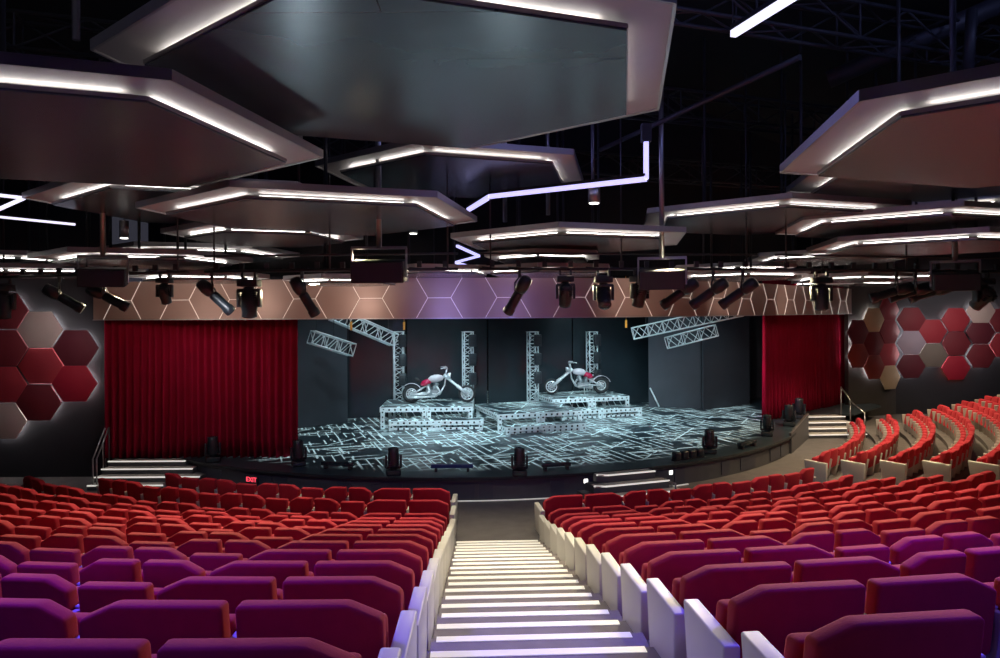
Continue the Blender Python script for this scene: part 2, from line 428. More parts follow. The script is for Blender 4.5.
# left and right steps with rails
ls = step_set('stage_steps', 'wide lit steps in front of the left curtain', (-9.6, 18.35, 0), 0, 2.1, 4, .33, STZ/4, rfl=.33)
for n_i, ch in enumerate([c for c in ls.children if c.name.startswith('step')]): pass
h = MB()
for xo in (-1.22, -1.32):
    h.path([(xo+.36, .1, .001), (xo+.36, .1, .80), (xo, 1.35, 1.42), (xo, 1.35, .001)], .02)
h.tube((-1.04, .72, .001), (-1.04, .72, 1.1), .015)
h.build('handrail', M['steel'], ls)['label'] = 'steel tube handrail'
rs = step_set('stage_steps', 'wide lit steps in front of the right curtain', (11.95, 25.25, 0), R(3), 2.1, 4, .48, STZ/4)
h = MB()
h.path([(1.09, .2, .001), (1.09, .2, .85), (1.09, 1.1, 1.15), (1.09, 1.8, 1.62), (1.09, 1.8, .001)], .022); h.tube((1.09, 1.15, .001), (1.09, 1.15, 1.16), .018)
h.build('handrail', M['steel'], rs)['label'] = 'steel tube handrail'
# low wall between the right steps and stage edge
q = MB(); a, b = Vector((9.15, 22.6, 0)), Vector((10.86, 25.3, 0)); n = Vector((.05, -.04, 0))
q.add([a, b, b+n, a+n, a+Vector((0,0,.62)), b+Vector((0,0,.85)), b+n+Vector((0,0,.85)), a+n+Vector((0,0,.62))],
      [(3,2,1,0),(4,5,6,7),(0,1,5,4),(1,2,6,5),(2,3,7,6),(3,0,4,7)])
sw = q.build('trim_stage_cheek', M['stagefront']); struct(sw, 'dark angled cheek wall beside the right stage steps')
q = MB().bar(a+n/2+Vector((0,0,.64)), b+n/2+Vector((0,0,.87)), .07, .04); struct(q.build('trim_cheek_cap', M['steel']))

# ------------------------------------------------------------------ proscenium fascia (curved, with lit hexagon seams)
CP = [(-10.95, 19.2), (-6, 18.25), (0, 17.9), (4.5, 19.3), (8.2, 22.6), (11, 25.6), (14.25, 28.9)]
def catmull(P, n=14):
    P = [Vector((a, b, 0)) for a, b in P]; Q = [P[0]*2-P[1]] + P + [P[-1]*2-P[-2]]; out = []
    for i in range(1, len(Q)-2):
        for k in range(n):
            t = k/n; a, b, c, d = Q[i-1], Q[i], Q[i+1], Q[i+2]
            out.append(.5*((2*b)+(c-a)*t+(2*a-5*b+4*c-d)*t*t+(3*b-a-3*c+d)*t**3))
    out.append(P[-1]); return out
VP = catmull(CP)
VL = [0]
for a, b in zip(VP, VP[1:]): VL.append(VL[-1]+(b-a).length)
def vat(s_, off=0):
    s_ = max(0, min(VL[-1], s_))
    for i in range(len(VP)-1):
        if VL[i+1] >= s_-1e-9:
            t = (s_-VL[i])/(VL[i+1]-VL[i]); d = (VP[i+1]-VP[i]).normalized(); n = Vector((d.y, -d.x, 0))
            return VP[i].lerp(VP[i+1], t)+n*off
VZ0, VZ1 = 4.40, 5.40
fa = thing('proscenium_fascia', 'curved bronze fascia band with lit hexagon seams above the stage opening', 'fascia', VP[0])
base = Vector(VP[0])
q = MB(); N = len(VP)
fr = [vat(l) - base for l in VL]; bk = [vat(l, -.12) - base for l in VL]
vs = [(p.x, p.y, VZ0) for p in fr]+[(p.x, p.y, VZ1) for p in fr]+[(p.x, p.y, VZ0) for p in bk]+[(p.x, p.y, VZ1) for p in bk]
fs = []
for i in range(N-1):
    fs += [(i, i+1, N+i+1, N+i), (2*N+i+1, 2*N+i, 3*N+i, 3*N+i+1), (i, 2*N+i, 2*N+i+1, i+1), (N+i, N+i+1, 3*N+i+1, 3*N+i)]
fs += [(0, N, 3*N, 2*N), (N-1, 3*N-1, 4*N-1, 2*N-1)]
q.add(vs, fs); q.build('fascia_panel', M['fascia'], fa)
hs = .577; zm = (VZ0+VZ1)/2
# hexagon seams: full-height hexes every 3*hs
def seam(mb, s0, z0, s1, z1, w=.012):
    if s0 < .02 or s1 > VL[-1]-.02: return
    n = 3
    for i in range(n):
        a, b = s0+(s1-s0)*i/n, s0+(s1-s0)*(i+1)/n
        za, zb = z0+(z1-z0)*i/n, z0+(z1-z0)*(i+1)/n
        mb.bar(vat(a, .004)-base+Vector((0,0,za)), vat(b, .004)-base+Vector((0,0,zb)), w*1.7, w)
    return mb
s_ref = None
for i in range(2000):                              # find the arc length under the photographed hexagon centre
    pr = proj(vat(VL[-1]*i/2000))
    if pr[0] >= 405: s_ref = VL[-1]*i/2000; break
c0 = s_ref-3*hs*20
for kx in range(60):
    c = c0+3*hs*kx
    if c < -2 or c > VL[-1]+2: continue
    q = MB()
    seam(q, c-hs/2, VZ1, c-hs, zm); seam(q, c-hs, zm, c-hs/2, VZ0)
    if q.v: q.build('hexagon_seam', M['seam'], fa)
    q = MB()
    seam(q, c+hs, zm, c+hs/2, VZ1); seam(q, c+hs/2, VZ0, c+hs, zm); seam(q, c+hs, zm, c+2*hs, zm)
    if q.v: q.build('hexagon_seam', M['seam'], fa)
q = MB()
for a, b in zip(VL, VL[1:]):
    q.bar(vat(a, .0)-base+Vector((0,0,VZ0-.012)), vat(b, .0)-base+Vector((0,0,VZ0-.012)), .05, .024)
q.build('edge_trim', M['rim'], fa)
# bulkhead above, set back
q = MB(); vs = []
for l in VL: 
    p = vat(l, -2.2); vs.append(p)
n = len(vs)
q.add([(p.x, p.y, 5.6) for p in vs]+[(p.x, p.y, 11.4) for p in vs], [(i, i+1, n+i+1, n+i) for i in range(n-1)])
struct(q.build('wall_bulkhead', M['void']))

# curtains
def curtain(label, p0, p1, z0, z1, folds):
    p0, p1 = Vector((*p0, 0)), Vector((*p1, 0)); L = (p1-p0).length; d = (p1-p0)/L; n = Vector((d.y, -d.x, 0))
    t = thing('stage_curtain', label, 'curtain', (p0+p1)/2+Vector((0,0,z0)), 0, 'stage curtains')
    o = (p0+p1)/2+Vector((0,0,z0)); NX = folds*8; NZ = 8; vs = []
    ph = [random.uniform(-.6, .6) for _ in range(folds+2)]; am = [random.uniform(.6, 1.25) for _ in range(folds+2)]
    for k in range(NZ+1):
        f = k/NZ
        for i in range(NX+1):
            u = i/NX; fi = u*folds; w = math.sin(2*PI*fi+ph[int(fi)]*(1-abs(2*(fi % 1)-1)))*.125*am[int(fi)]*(.75+.45*(1-f)) + .03*math.sin(u*9+f*2)
            p = p0+d*L*u+n*(w); vs.append((p.x-o.x, p.y-o.y, z0+.012+(z1-z0)*f-o.z))
    W = NX+1
    q = MB(); q.add(vs, [(k*W+i, k*W+i+1, (k+1)*W+i+1, (k+1)*W+i) for k in range(NZ) for i in range(NX)], 0, True)
    c = q.build('drape', M['curtain'], t)
    md = c.modifiers.new('thick', 'SOLIDIFY'); md.thickness = .012
    q = MB(); q.bar(p0-o+Vector((0,0,z1)), p1-o+Vector((0,0,z1)), .06, .06); q.build('curtain_rail', M['dsteel'], t)
curtain('deep red velvet stage curtain hanging at the left of the opening', (-10.95, 19.78), (-5.62, 19.72), STZ, 5.3, 27)
curtain('deep red velvet stage curtain hanging at the right of the opening', (9.45, 25.75), (15.0, 30.9), STZ, 5.7, 34)

# stage house walls
struct(MB().box((1, 36.2, 5.7), (34, .2, 11.4)).build('wall_stage_back', M['void']))
q = MB()
PB = [(-6.2, 26.9), (-3.6, 27.3), (-.5, 28.3), (3.0, 29.6), (6.6, 31.2)]
bd = [Vector((a, b, 0)) for a, b in PB]
bt = thing('stage_backdrop', 'dark glossy folding screens behind the motorcycles', 'backdrop', bd[0])
for i, (a, b) in enumerate(zip(bd, bd[1:])):
    d = (b-a).normalized(); n = Vector((-d.y, d.x, 0))*.06; o = bd[0]
    MB().prism([a-o+d*.03, b-o-d*.03, b-o-d*.03+n, a-o+d*.03+n], STZ+.005, 5.6).build('screen_panel', M['mirror'], bt)
def flat(label, p0, p1, ztop=5.8, m='flat'):
    a, b = Vector((*p0, STZ)), Vector((*p1, STZ)); d = (b-a).normalized(); n = Vector((-d.y, d.x, 0))
    t = thing('stage_flat', label, 'scenery panel', a, math.atan2(d.y, d.x), 'tall scenery flats')
    L = (b-a).length
    MB().box((L/2, .04, (ztop-STZ)/2+.005), (L, .05, ztop-STZ)).build('panel', M[m], t)
    q = MB()
    for x in (.05, L-.05): q.box((x, .1, (ztop-STZ)/2+.005), (.06, .06, ztop-STZ))
    q.box((L/2, .1, (ztop-STZ)-.05), (L-.04, .06, .08)); q.box((L/2, .1, 1.9), (L-.04, .06, .08))
    q.build('frame', M['black'], t)
    q = MB().bar((L*.5, .14, 2.2), (L*.5, .9, .03), .05); q.build('brace', M['dsteel'], t)
flat('tall grey scenery flat beside the left curtain', (-7.7, 24.0), (-5.55, 25.9))
flat('tall grey scenery flat right of the right motorcycle', (6.15, 29.6), (8.35, 29.0))
flat('tall dark grey scenery flat beside the right curtain', (8.15, 28.6), (10.6, 30.3))
flat('narrow scenery flat behind the right curtain edge', (10.2, 31.5), (12.2, 32.6))
# thin leaning poles near the right flats
q = MB().tube(at(650, 388, 29.2), at(659, 406.5, 28.8), .03); tag(q.build('scenery_pole', M['alu']), 'thin pale pole leaning on a grey scenery flat', 'pole')

# box truss
def truss(mb, p0, p1, w, nb, r=.022, br=.012, wz=None):
    p0, p1 = Vector(p0), Vector(p1); d = (p1-p0).normalized(); u = Vector((0,0,1)) if abs(d.z) < .9 else Vector((0,1,0))
    x = d.cross(u).normalized()*(w/2); y = x.cross(d).normalized()*((wz or w)/2)
    cs_ = [x+y, x-y, -x-y, -x+y]
    for c in cs_: mb.tube(p0+c, p1+c, r, n=6)
    for i in range(nb+1):
        p = p0.lerp(p1, i/nb)
        for k in range(4):
            if i in (0, nb) or i % 2 == 0: mb.tube(p+cs_[k], p+cs_[(k+1) % 4], br, n=5, caps=False)
            if i < nb:
                q_ = p0.lerp(p1, (i+1)/nb)
                a_, b_ = (k, (k+1) % 4) if i % 2 else ((k+1) % 4, k)
                mb.tube(p+cs_[a_], q_+cs_[b_], br, n=5, caps=False)
    return mb
tw = [(399.5, 26.85, 'leftmost'), (468.8, 27.2, 'second from left'), (533.5, 27.9, 'third from left'), (592.8, 29.4, 'rightmost')]
for px, D, nm in tw:
    b = at(px, 400, D); b.z = STZ; H = at(px, 332, D).z-STZ
    t = thing('truss_tower', f'upright aluminium truss tower on stage, {nm} of four', 'truss tower', b, R(16), 'four truss towers')
    truss(MB(), (-.03, 0, .03), (-.03, 0, H), .34, 14, .024, .013).build('truss_frame', M['alu'], t)
    MB().box((-.03, 0, .012), (.55, .5, .022)).build('base_plate', M['dsteel'], t, .005)
    MB().box((-.03, 0, H+.01), (.4, .4, .02)).build('top_plate', M['alu'], t)
    for k in range(3):
        z = H-.32-.72*k
        q = thing('strobe_light', f'black strobe light, {["top","middle","bottom"][k]} one on the {nm} truss tower', 'stage light', b+Vector((.16, -.27, z)), R(16), 'strobes on the truss towers')
        MB().box((0, 0, 0), (.28, .14, .46)).build('housing', M['gloss'], q, .02)
        fq = MB()
        for zz in (-.11, -.055, 0, .055, .11): fq.box((0, -.075, zz), (.20, .02, .03))
        fq.build('louvre', M['black'], q)
        MB().bar((-.15, .02, 0), (.15, .02, 0), .03, .05).build('yoke', M['black'], q)

def hang_truss(label, A, B, w, zt):
    A, B = Vector(A), Vector(B); c = (A+B)/2
    t = thing('hanging_truss', label, 'truss', c, 0, 'trusses hung over the stage')
    n = max(6, int((B-A).length/.28))
    truss(MB(), A-c, B-c, w, n, .028, .014).build('truss_frame', M['alu'], t)
    for f in (.12, .55, .9):
        p = (A-c).lerp(B-c, f); MB().tube(p+Vector((0,0,w/2)), Vector((p.x, p.y, zt-c.z)), .012, n=6).build('hanging_cable', M['dsteel'], t)
hang_truss('upper tilted aluminium truss hanging above the left stage', at(333, 314, 23.5), at(394, 340, 24.6), .42, 8)
hang_truss('lower short aluminium truss hanging beside the left curtain', at(311, 337, 22.6), at(352, 350, 23.4), .40, 8)
hang_truss('upper long aluminium truss hanging above the right stage', at(633, 333.5, 26.5), at(742, 310, 25.4), .42, 8)
hang_truss('lower short aluminium truss hanging above the right scenery flats', at(667, 343, 27.2), at(716, 330.5, 26.4), .42, 8)
for px, py, D, lab in ((404, 326, 25.5, 'small orange tag hanging above the leftmost truss tower'), (351, 326, 23.2, 'small orange strap on the upper left hanging truss'), (626, 324, 26.5, 'small yellow tag hanging left of the right hanging trusses')):
    p = at(px, py, D); q = MB().box((0, 0, 0), (.07, .03, .28)); q.tube((0,0,.12), (0,0,11.38-p.z), .006, n=5); o = q.build('rigging_tag', M['orange']); o.location = p; tag(o, lab, 'tag')

# ------------------------------------------------------------------ bike platforms
def hole_beam(mb, a, b, h, th=.06):
    a, b = Vector(a), Vector(b); mb.bar(a, b, th, h, 0)
    d = (b-a); L = d.length; d.normalize(); nrm = d.cross(Vector((0,0,1))); n = max(1, int(L/.19))
    for i in range(n):
        p = a+d*(L*(i+.5)/n)
        for sgn in (1, -1): mb.tube(p+nrm*sgn*(th/2), p+nrm*sgn*(th/2+.004), .036, n=8, mi=1)
def hole_post(mb, x, y, z0, z1, w=.14):
    mb.box((x, y, (z0+z1)/2), (w, .08, z1-z0), 0); n = max(1, int((z1-z0)/.16))
    for i in range(n):
        z = z0+(z1-z0)*(i+.5)/n
        mb.tube((x, y-.04, z), (x, y-.044, z), .03, n=8, mi=1)
def platform(label, loc, rz, W, D2, z1, z2, setb, W1, x1, wide1=True):
    t = thing('stage_riser', label, 'stage riser', loc, rz, 'aluminium stage risers')
    mm = [M['alu'], M['void']]
    def tier(nm, x0, x1_, y0, y1, zt, zb):
        q = MB()
        q.box(((x0+x1_)/2, (y0+y1)/2, zt-.02), (x1_-x0, y1-y0, .04)); dk = q.build(nm+'_deck', M['riserdeck'], t)
        q = MB(); hb = .16
        hole_beam(q, (x0, y0, zt-.10), (x1_, y0, zt-.10), hb); hole_beam(q, (x1_, y0, zt-.10), (x1_, y1, zt-.10), hb); hole_beam(q, (x0, y0, zt-.10), (x0, y1, zt-.10), hb)
        for x in (x0+.07, (x0+x1_)/2-.08, (x0+x1_)/2+.08, x1_-.07): hole_post(q, x, y0-.005, zb, zt-.1)
        for x in (x0+.07, x1_-.07): q.box((x, y1-.05, (zb+zt-.1)/2), (.1, .1, zt-.1-zb))
        hole_beam(q, (x0, y0+.02, zb+.06), (x1_, y0+.02, zb+.06), .08, .04)
        q.build(nm+'_frame', mm, t)
        q = MB(); n = int((x1_-x0)/.25)
        for i in range(n+1):
            x = x0+(x1_-x0)*i/n; 
            if i < n: q.tube((x, y0+.3, zt-.2), (x+(x1_-x0)/n, y0+.3, zb+.1), .014, n=5, caps=False)
        q.build(nm+'_bracing', M['alu'], t)
    tier('lower', x1, x1+W1, 0, setb, z1, .001)
    tier('upper', 0, W, setb+.01, setb+D2, z2, .001)
M['riserdeck'] = M['stage']  # deck tops carry the same painted-in projected light lines
platform('left perforated aluminium riser carrying a motorcycle', (-4.1, 24.0, STZ), R(2), 3.15, 2.1, .36, .75, .45, 3.15, .35)
platform('middle perforated aluminium riser, lowest and nearest the stage front', (.05, 23.05, STZ), R(17), 3.0, 2.8, .27, .62, .5, 2.8, .12)
platform('right perforated aluminium riser carrying a motorcycle', (2.1, 26.1, STZ), R(17), 3.1, 2.1, .36, .75, .45, 3.3, .1)

# ------------------------------------------------------------------ motorcycles (local x forward)
def bike(label, loc, rz, flip=1):
    t = thing('motorcycle', label, 'motorcycle', loc, rz, 'chopper motorcycles')
    def wheel(x, Rw, wd):
        MB().torus((x, 0, Rw), (0,1,0), Rw-wd*.55, wd*.55, 28, 8).build('tyre', M['tyre'], t)
        r_ = bpy.data.objects[-1] if False else None
        q = MB().torus((x, 0, Rw), (0,1,0), Rw-wd*1.15, .026, 28, 8)
        q.torus((x, 0, Rw), (0,1,0), (Rw-wd)*.55, .016, 20, 6)
        for i in range(10):
            a = 2*PI*i/10; q.tube((x, 0, Rw), (x+math.cos(a)*(Rw-wd*1.1), 0, Rw+math.sin(a)*(Rw-wd*1.1)), .012, n=5)
        q.tube((x, -.09, Rw), (x, .09, Rw), .05, n=12); q.build('wheel_rim', M['chrome'], t)
    wheel(0, .33, .125); wheel(1.98, .31, .085)
    q = MB(); q.path([(0, .1, .33), (.55, .12, .36), (1.0, .12, .30), (1.18, .05, .62), (1.22, 0, .92)], .024)
    q.path([(0, -.1, .33), (.55, -.12, .36), (1.0, -.12, .30), (1.18, -.05, .62), (1.22, 0, .92)], .024)
    q.path([(1.22, 0, .92), (.82, 0, .86), (.45, 0, .56), (.10, .1, .36)], .028); q.path([(.45, 0, .56), (.10, -.1, .36)], .028)
    q.build('frame', M['chrome'], t)
    q = MB(); q.box((.72, 0, .36), (.42, .24, .20)); q.tube((.64, 0, .42), (.56, 0, .72), .075, .07, n=12); q.tube((.80, 0, .42), (.90, 0, .72), .075, .07, n=12)
    for i in range(5):
        f = i/5; q.tube((.64-.08*f, 0, .48+.22*f), (.638-.08*f, 0, .495+.22*f), .10, n=12); q.tube((.80+.10*f, 0, .48+.22*f), (.802+.10*f, 0, .495+.22*f), .10, n=12)
    q.lathe([(.02, -.03), (.11, -.02), (.12, .02), (.05, .04)], (.62, -.13, .36), (0,-1,0), 14); q.build('engine', M['engine'], t)
    # tank
    q = MB(); pr = [(.015, .0), (.085, .06), (.13, .18), (.145, .32), (.12, .46), (.05, .56), (.01, .58)]
    q.lathe(pr, (1.16, 0, .90), (-1, 0, -.12), 16); q.build('fuel_tank', M['pearl'], t)
    q = MB(); q.lathe([(.02, 0), (.10, .06), (.12, .20), (.11, .30), (.04, .40)], (.70, 0, .80), (-1, 0, -.42), 14); q.build('seat', M['redpaint'], t)
    q = MB(); q.lathe([(.02, 0), (.05, .05), (.06, .14), (.02, .22)], (.30, 0, .76), (-.8, 0, .6), 10); q.build('sissy_pad', M['tyre'], t)
    # fender
    q = MB(); n = 14
    for i in range(n):
        a0, a1 = R(20)+R(140)*i/n, R(20)+R(140)*(i+1)/n; r = .385
        q.add([(math.cos(a)*r, y, .33+math.sin(a)*r) for a in (a0, a1) for y in (-.11, .11)], [(0, 1, 3, 2)], 0, True)
    o = q.build('rear_fender', M['pearl'], t); md = o.modifiers.new('s', 'SOLIDIFY'); md.thickness = .014
    q = MB()
    for y in (-.09, .09):
        q.tube((1.98, y, .31), (1.30, y, .86), .040, n=10); q.tube((1.30, y, .86), (1.16, y, 1.0), .055, n=10); q.tube((1.98, y, .31), (1.62, y, .60), .058, n=10)
    for f in (.05, .25): q.bar((1.24-f*.0, -.12, .94-f*.4) if f < .1 else (1.36, -.12, .83), (1.24, .12, .94) if f < .1 else (1.36, .12, .83), .10, .04)
    q.build('front_fork', M['chrome'], t)
    q = MB(); q.path([(1.20, -.05, .97), (1.27, -.10, 1.22), (1.22, -.28, 1.26), (1.05, -.40, 1.24)], .027); q.path([(1.20, .05, .97), (1.27, .10, 1.22), (1.22, .28, 1.26), (1.05, .40, 1.24)], .027)
    q.path([(1.27, -.10, 1.22), (1.27, .10, 1.22)], .018)
    hb = q.build('handlebar', M['chrome'], t)
    g = MB(); g.tube((1.14, -.34, 1.245), (1.0, -.43, 1.205), .025); g.build('grip', M['tyre'], hb)
    g = MB(); g.tube((1.14, .34, 1.245), (1.0, .43, 1.205), .025); g.build('grip', M['tyre'], hb)
    q = MB(); q.lathe([(.03, 0), (.085, .05), (.10, .13), (.09, .14)], (1.26, 0, .98), (.95, 0, -.1), 14); q.build('headlight', M['chrome'], t)
    q = MB(); q.path([(.90, -.12, .60), (1.02, -.17, .40), (.85, -.19, .24), (.1, -.21, .22)], .035); q.path([(.58, -.12, .60), (.66, -.17, .42), (.5, -.19, .32), (-.05, -.21, .32)], .035)
    q.tube((.4, -.2, .22), (-.1, -.215, .22), .05, n=10); q.build('exhaust_pipe', M['chrome'], t)
    q = MB(); q.path([(.7, .1, .28), (.72, .25, .004)], .015); q.build('kickstand', M['chrome'], t)
    return t
def onfloor(px, D, z): 
    p = at(px, 400, D); p.z = z; return p
b1 = bike('silver chopper motorcycle with red seat, facing right on the left riser', onfloor(411.5, 25.5, STZ+.752), R(4))
b2 = bike('silver chopper motorcycle with red seat, facing left on the right riser', onfloor(601, 28.1, STZ+.752), R(186))
for b_ in (b1, b2): b_.scale = (1, 1, 1)

# ------------------------------------------------------------------ moving head lights
def moving_head(name, label, loc, rz, pitch, s=1.0, hang=False, group=None):
    """stands on its base at loc; when hung the base is at the top"""
    t = thing(name, label, 'moving light', loc, rz, group)
    k = -1 if hang else 1
    B = MB(); B.box((0, 0, k*.07*s), (.34*s, .28*s, .12*s)); bs = B.build('base', M['black'], t, .015*s)
    f = MB(); f.box((0, -.142*s, k*.07*s), (.18*s, .006, .06*s)); f.build('display', M['lens'], bs)
    if not hang:
        f = MB()
        for x in (-1, 1):
            for y in (-1, 1): f.tube((x*.13*s, y*.1*s, 0.001), (x*.13*s, y*.1*s, .012*s), .025*s)
        f.build('foot', M['tyre'], bs)
    Y = MB(); Y.tube((0, 0, k*.13*s), (0, 0, k*.17*s), .09*s, n=14)
    Y.box((0, 0, k*.19*s), (.38*s, .16*s, .05*s))
    for x in (-1, 1): Y.box((x*.175*s, 0, k*.33*s), (.05*s, .15*s, .30*s))
    Y.build('yoke', M['gloss'], t, .015*s)
    hd = MB(); hd.lathe([(.06*s, -.26*s), (.11*s, -.23*s), (.135*s, -.12*s), (.14*s, .06*s), (.125*s, .16*s), (.13*s, .24*s), (.115*s, .25*s)], (0, 0, 0), (0, 0, 1), 18)
    for i in range(4): hd.box((0, 0, -.06*s-.04*s*i), (.26*s, .26*s, .012*s))
    mt = Matrix.Translation((0, 0, k*.40*s)) @ Matrix.Rotation(pitch, 4, 'X')
    hd.xf(mt); h_ = hd.build('lamp_head', M['gloss'], t)
    l = MB(); l.lathe([(.105*s, .245*s), (.09*s, .262*s), (.04*s, .272*s)], (0, 0, 0), (0, 0, 1), 18); l.xf(mt); l.build('lens', M['lens'], h_)
    if hang:
        c = MB()
        for x in (-.11, .11): c.box((x*s, 0, .05*s), (.04*s, .09*s, .10*s)); c.torus((x*s, 0, .105*s), (1,0,0), .030*s, .013*s, 12, 6)
        c.box((0, 0, .012*s), (.26*s, .07*s, .02*s)); c.build('clamp', M['dsteel'], t)
    return t
def edge_pt(px, py):
    x, y = unroll(px, py); D = F*(CAMZ-STZ)/(y-313); return Vector(((x-500)/F*D, D, STZ+.002))
mh = [(393.5, 475, .2, 'first right of the left curtain along the stage edge, middle left', 1.0), (519.5, 475.5, 0, 'at the centre front edge of the stage', 1.0),
      (298.5, 466, .4, 'at the foot of the left curtain right edge', 1.0), (212.5, 461.5, .5, 'standing before the left curtain near the side steps', 1.0),
      (709.5, 453.5, -.1, 'on the right stage edge, left of the floor batten', 1.0), (767, 436, -.4, 'on the far right stage, nearest the audience', 1.0),
      (789, 426, -.5, 'before the right curtain, middle one of three', 1.08), (799, 418.5, -.6, 'before the right curtain, closest to the side steps', 1.1)]
for px, py, rz, lab, s in mh:
    moving_head('moving_head_light', 'black moving head light '+lab, edge_pt(px, py), rz, R(random.uniform(-6, 6)), 1.02*s, group='moving heads along the stage edge')
for px, py, w, lab, bl in ((452, 471.5, 1.05, 'low black floor batten with blue panel at the stage edge', 1), (338, 469, .9, 'low black floor batten near the left curtain', 0), (556, 470, .75, 'low black floor batten right of the centre moving light', 0),
                           (688, 459, .9, 'row of low black floor lamps on the right stage edge', 2), (747, 447.5, .9, 'low black floor batten on the far right stage edge', 0)):
    p = edge_pt(px, py); rz = math.atan2(p.x-CX, CY-p.y)
    t = thing('floor_batten_light', lab, 'floor light', p, rz, 'floor battens')
    if bl == 2:
        for k in range(4): MB().box((-.42+.28*k, 0, .13), (.2, .18, .2)).build('lamp', M['gloss'], t, .03)
        MB().box((0, 0, .02), (1.1, .12, .035)).build('base_rail', M['black'], t)
    else:
        MB().box((0, 0, .135), (w, .14, .09)).build('housing', M['bluegel'] if bl else M['gloss'], t, .015)
        MB().box((0, -.072, .135), (w*.5, .008, .06)).build('panel', M['bluegel'] if bl else M['lens'], t)
        q = MB()
        for x in (-w*.38, w*.38): q.box((x, 0, .045), (.06, .16, .088))
        q.build('bracket', M['dsteel'], t)

# ------------------------------------------------------------------ seats
def seat_parts(w, kind):
    """kind: 0 low flat, 1 chamfer left, 2 chamfer right (seen from behind)"""
    hw = w/2-.034
    if kind == 0: top = .715; pl = [(-hw, .26), (hw, .26), (hw, top), (-hw, top)]
    else:
        top = .762; cx = .19 if w > .7 else .15; cz = .085
        if kind == 1: pl = [(-hw, .26), (hw, .26), (hw, top), (-hw+cx, top), (-hw, top-cz)]
        else: pl = [(-hw, .26), (hw, .26), (hw, top-cz), (hw-cx, top), (-hw, top)]
    b = MB().prism_xz(pl, 0, .125)
    b.v = [(x, y+(.76-z)*.14, z) for x, y, z in b.v]
    back = b.mesh('backrest', M['velvet'], .028, 3)
    c = MB().box((0, .285, .42), (w-.10, .13, .36)); c.v = [(x, y+(.62-z)*.22-.02, z) for x, y, z in c.v]
    cush = c.mesh('seat_cushion', M['velvet'], .035, 3)
    return back, cush
SEATDATA = {}
for w in (.86, .55):
    for kd in range(3): SEATDATA[(w, kd)] = seat_parts(w, kd)
a = MB().prism_xz([(-.022, 0.001), (.022, 0.001), (.022, .535), (-.022, .535)], .0, .44); a.v = [(x, y if z > .3 else .10+(y-.0)*.7, z) for x, y, z in a.v]
ARM = a.mesh('arm_panel', M['arm'], .01, 2)
a = MB().box((0, .26, .545), (.05, .36, .022)); CAP = a.mesh('arm_cap', M['arm'], .01, 2)
a = MB()
a.add([(-.05, -.10, .001), (.05, -.10, .001), (.05, .40, .001), (-.05, .40, .001), (-.05, -.12, .52), (.05, -.12, .52), (.05, .48, .545), (-.05, .48, .545)],
      [(3,2,1,0),(4,5,6,7),(0,1,5,4),(1,2,6,5),(2,3,7,6),(3,0,4,7)])
ENDP = a.mesh('end_panel', M['cream'], .014, 3)

seats = []    # (dist, pos, rz, w, kind, arms list[(x,'arm'|'end')], label)
def seat(r, t, z, w, kind, arms, label):
    p = pol(r, t, z); pr = proj(p+Vector((0,0,.7)))
    if pr is None or not (-70 < pr[0] < 1070) or pr[1] > 760: return
    seats.append([(p-Vector((0,0,CAMZ))).length, p, t+PHI0, w, kind, arms, label])
shape = ['low flat-topped', 'left-chamfered', 'right-chamfered']
for j in range(14):
    r = RL+PITCH*j; o = -.45; t = math.asin(o/r); z = rowz_l(j); n = 0
    pat = [2, 1, 0] if j % 2 == 0 else [0, 2, 1]
    while n < 40:
        w = .86 if n < 2 else .55; dt = w/r; tc_ = t-dt/2; p = pol(r, tc_)
        if p.y > 16.9 or p.x < -15.5 or (j < 2 and p.x < (-8.0, -9.3)[j]) or tc_ < R(-52): break
        kd = (2, 1)[n] if n < 2 else pat[(n-2) % 3]
        arms = [(-w/2, 'arm')] + ([(w/2+.05, 'end')] if n == 0 else [])
        seat(r, tc_, z, w, kd, arms, f'{"wide " if n < 2 else ""}red velvet {shape[kd]} seat, {ordn(n+1)} left of centre aisle, row {ordn(j+1)} from stage'); t -= dt; n += 1
for j in range(14):
    r = RR+PITCH*j; o = 1.45; t = math.asin(o/r); z = rowz_r(j); n = 0
    pat = [1, 2, 0] if j % 2 == 0 else [0, 1, 2]
    while n < 40:
        w = .86 if n < 2 else .55; dt = w/r; tc_ = t+dt/2
        if tc_+dt/2 > T2A-.012: break
        kd = (1, 2)[n] if n < 2 else pat[(n-2) % 3]
        last = tc_+1.6*dt > T2A-.012
        arms = [(w/2+(.05 if last and False else 0), 'arm')] + ([(-w/2-.05, 'end')] if n == 0 else [])
        seat(r, tc_, z, w, kd, arms, f'{"wide " if n < 2 else ""}red velvet {shape[kd]} seat, {ordn(n+1)} right of centre aisle, row {ordn(j+1)} from stage'); t += dt; n += 1
for k in range(7):
    r = RF+PITCH*k; t = T2B+.012; z = rowz_f(k); n = 0
    pat = [1, 2, 0] if k % 2 == 0 else [2, 0, 1]
    while n < 40:
        w = .55; dt = w/r; tc_ = t+dt/2; p = pol(r, tc_)
        if tc_ > R(69+1.5*k) or p.y > 30.0: break
        kd = pat[n % 3]
        arms = [(w/2, 'arm')] + ([(-w/2-.05, 'end')] if n == 0 else [])
        seat(r, tc_, z, w, kd, arms, f'red velvet {shape[kd]} seat, {ordn(n+1)} right of side aisle, row {ordn(k+1)} of far right block'); t += dt; n += 1
def visrank(s_):
    pr = proj(s_[1]+Vector((0,0,.7))); out = 0 if (0 < pr[0] < 1000 and pr[1] < 665) else 1
    return (out, s_[0])
seats.sort(key=visrank)
print('SEATS', len(seats), sum(1 for s_ in seats if visrank(s_)[0] == 0))
GS = 'red velvet theatre seats'
restv = MB(); reststuff = []
NIND = 300
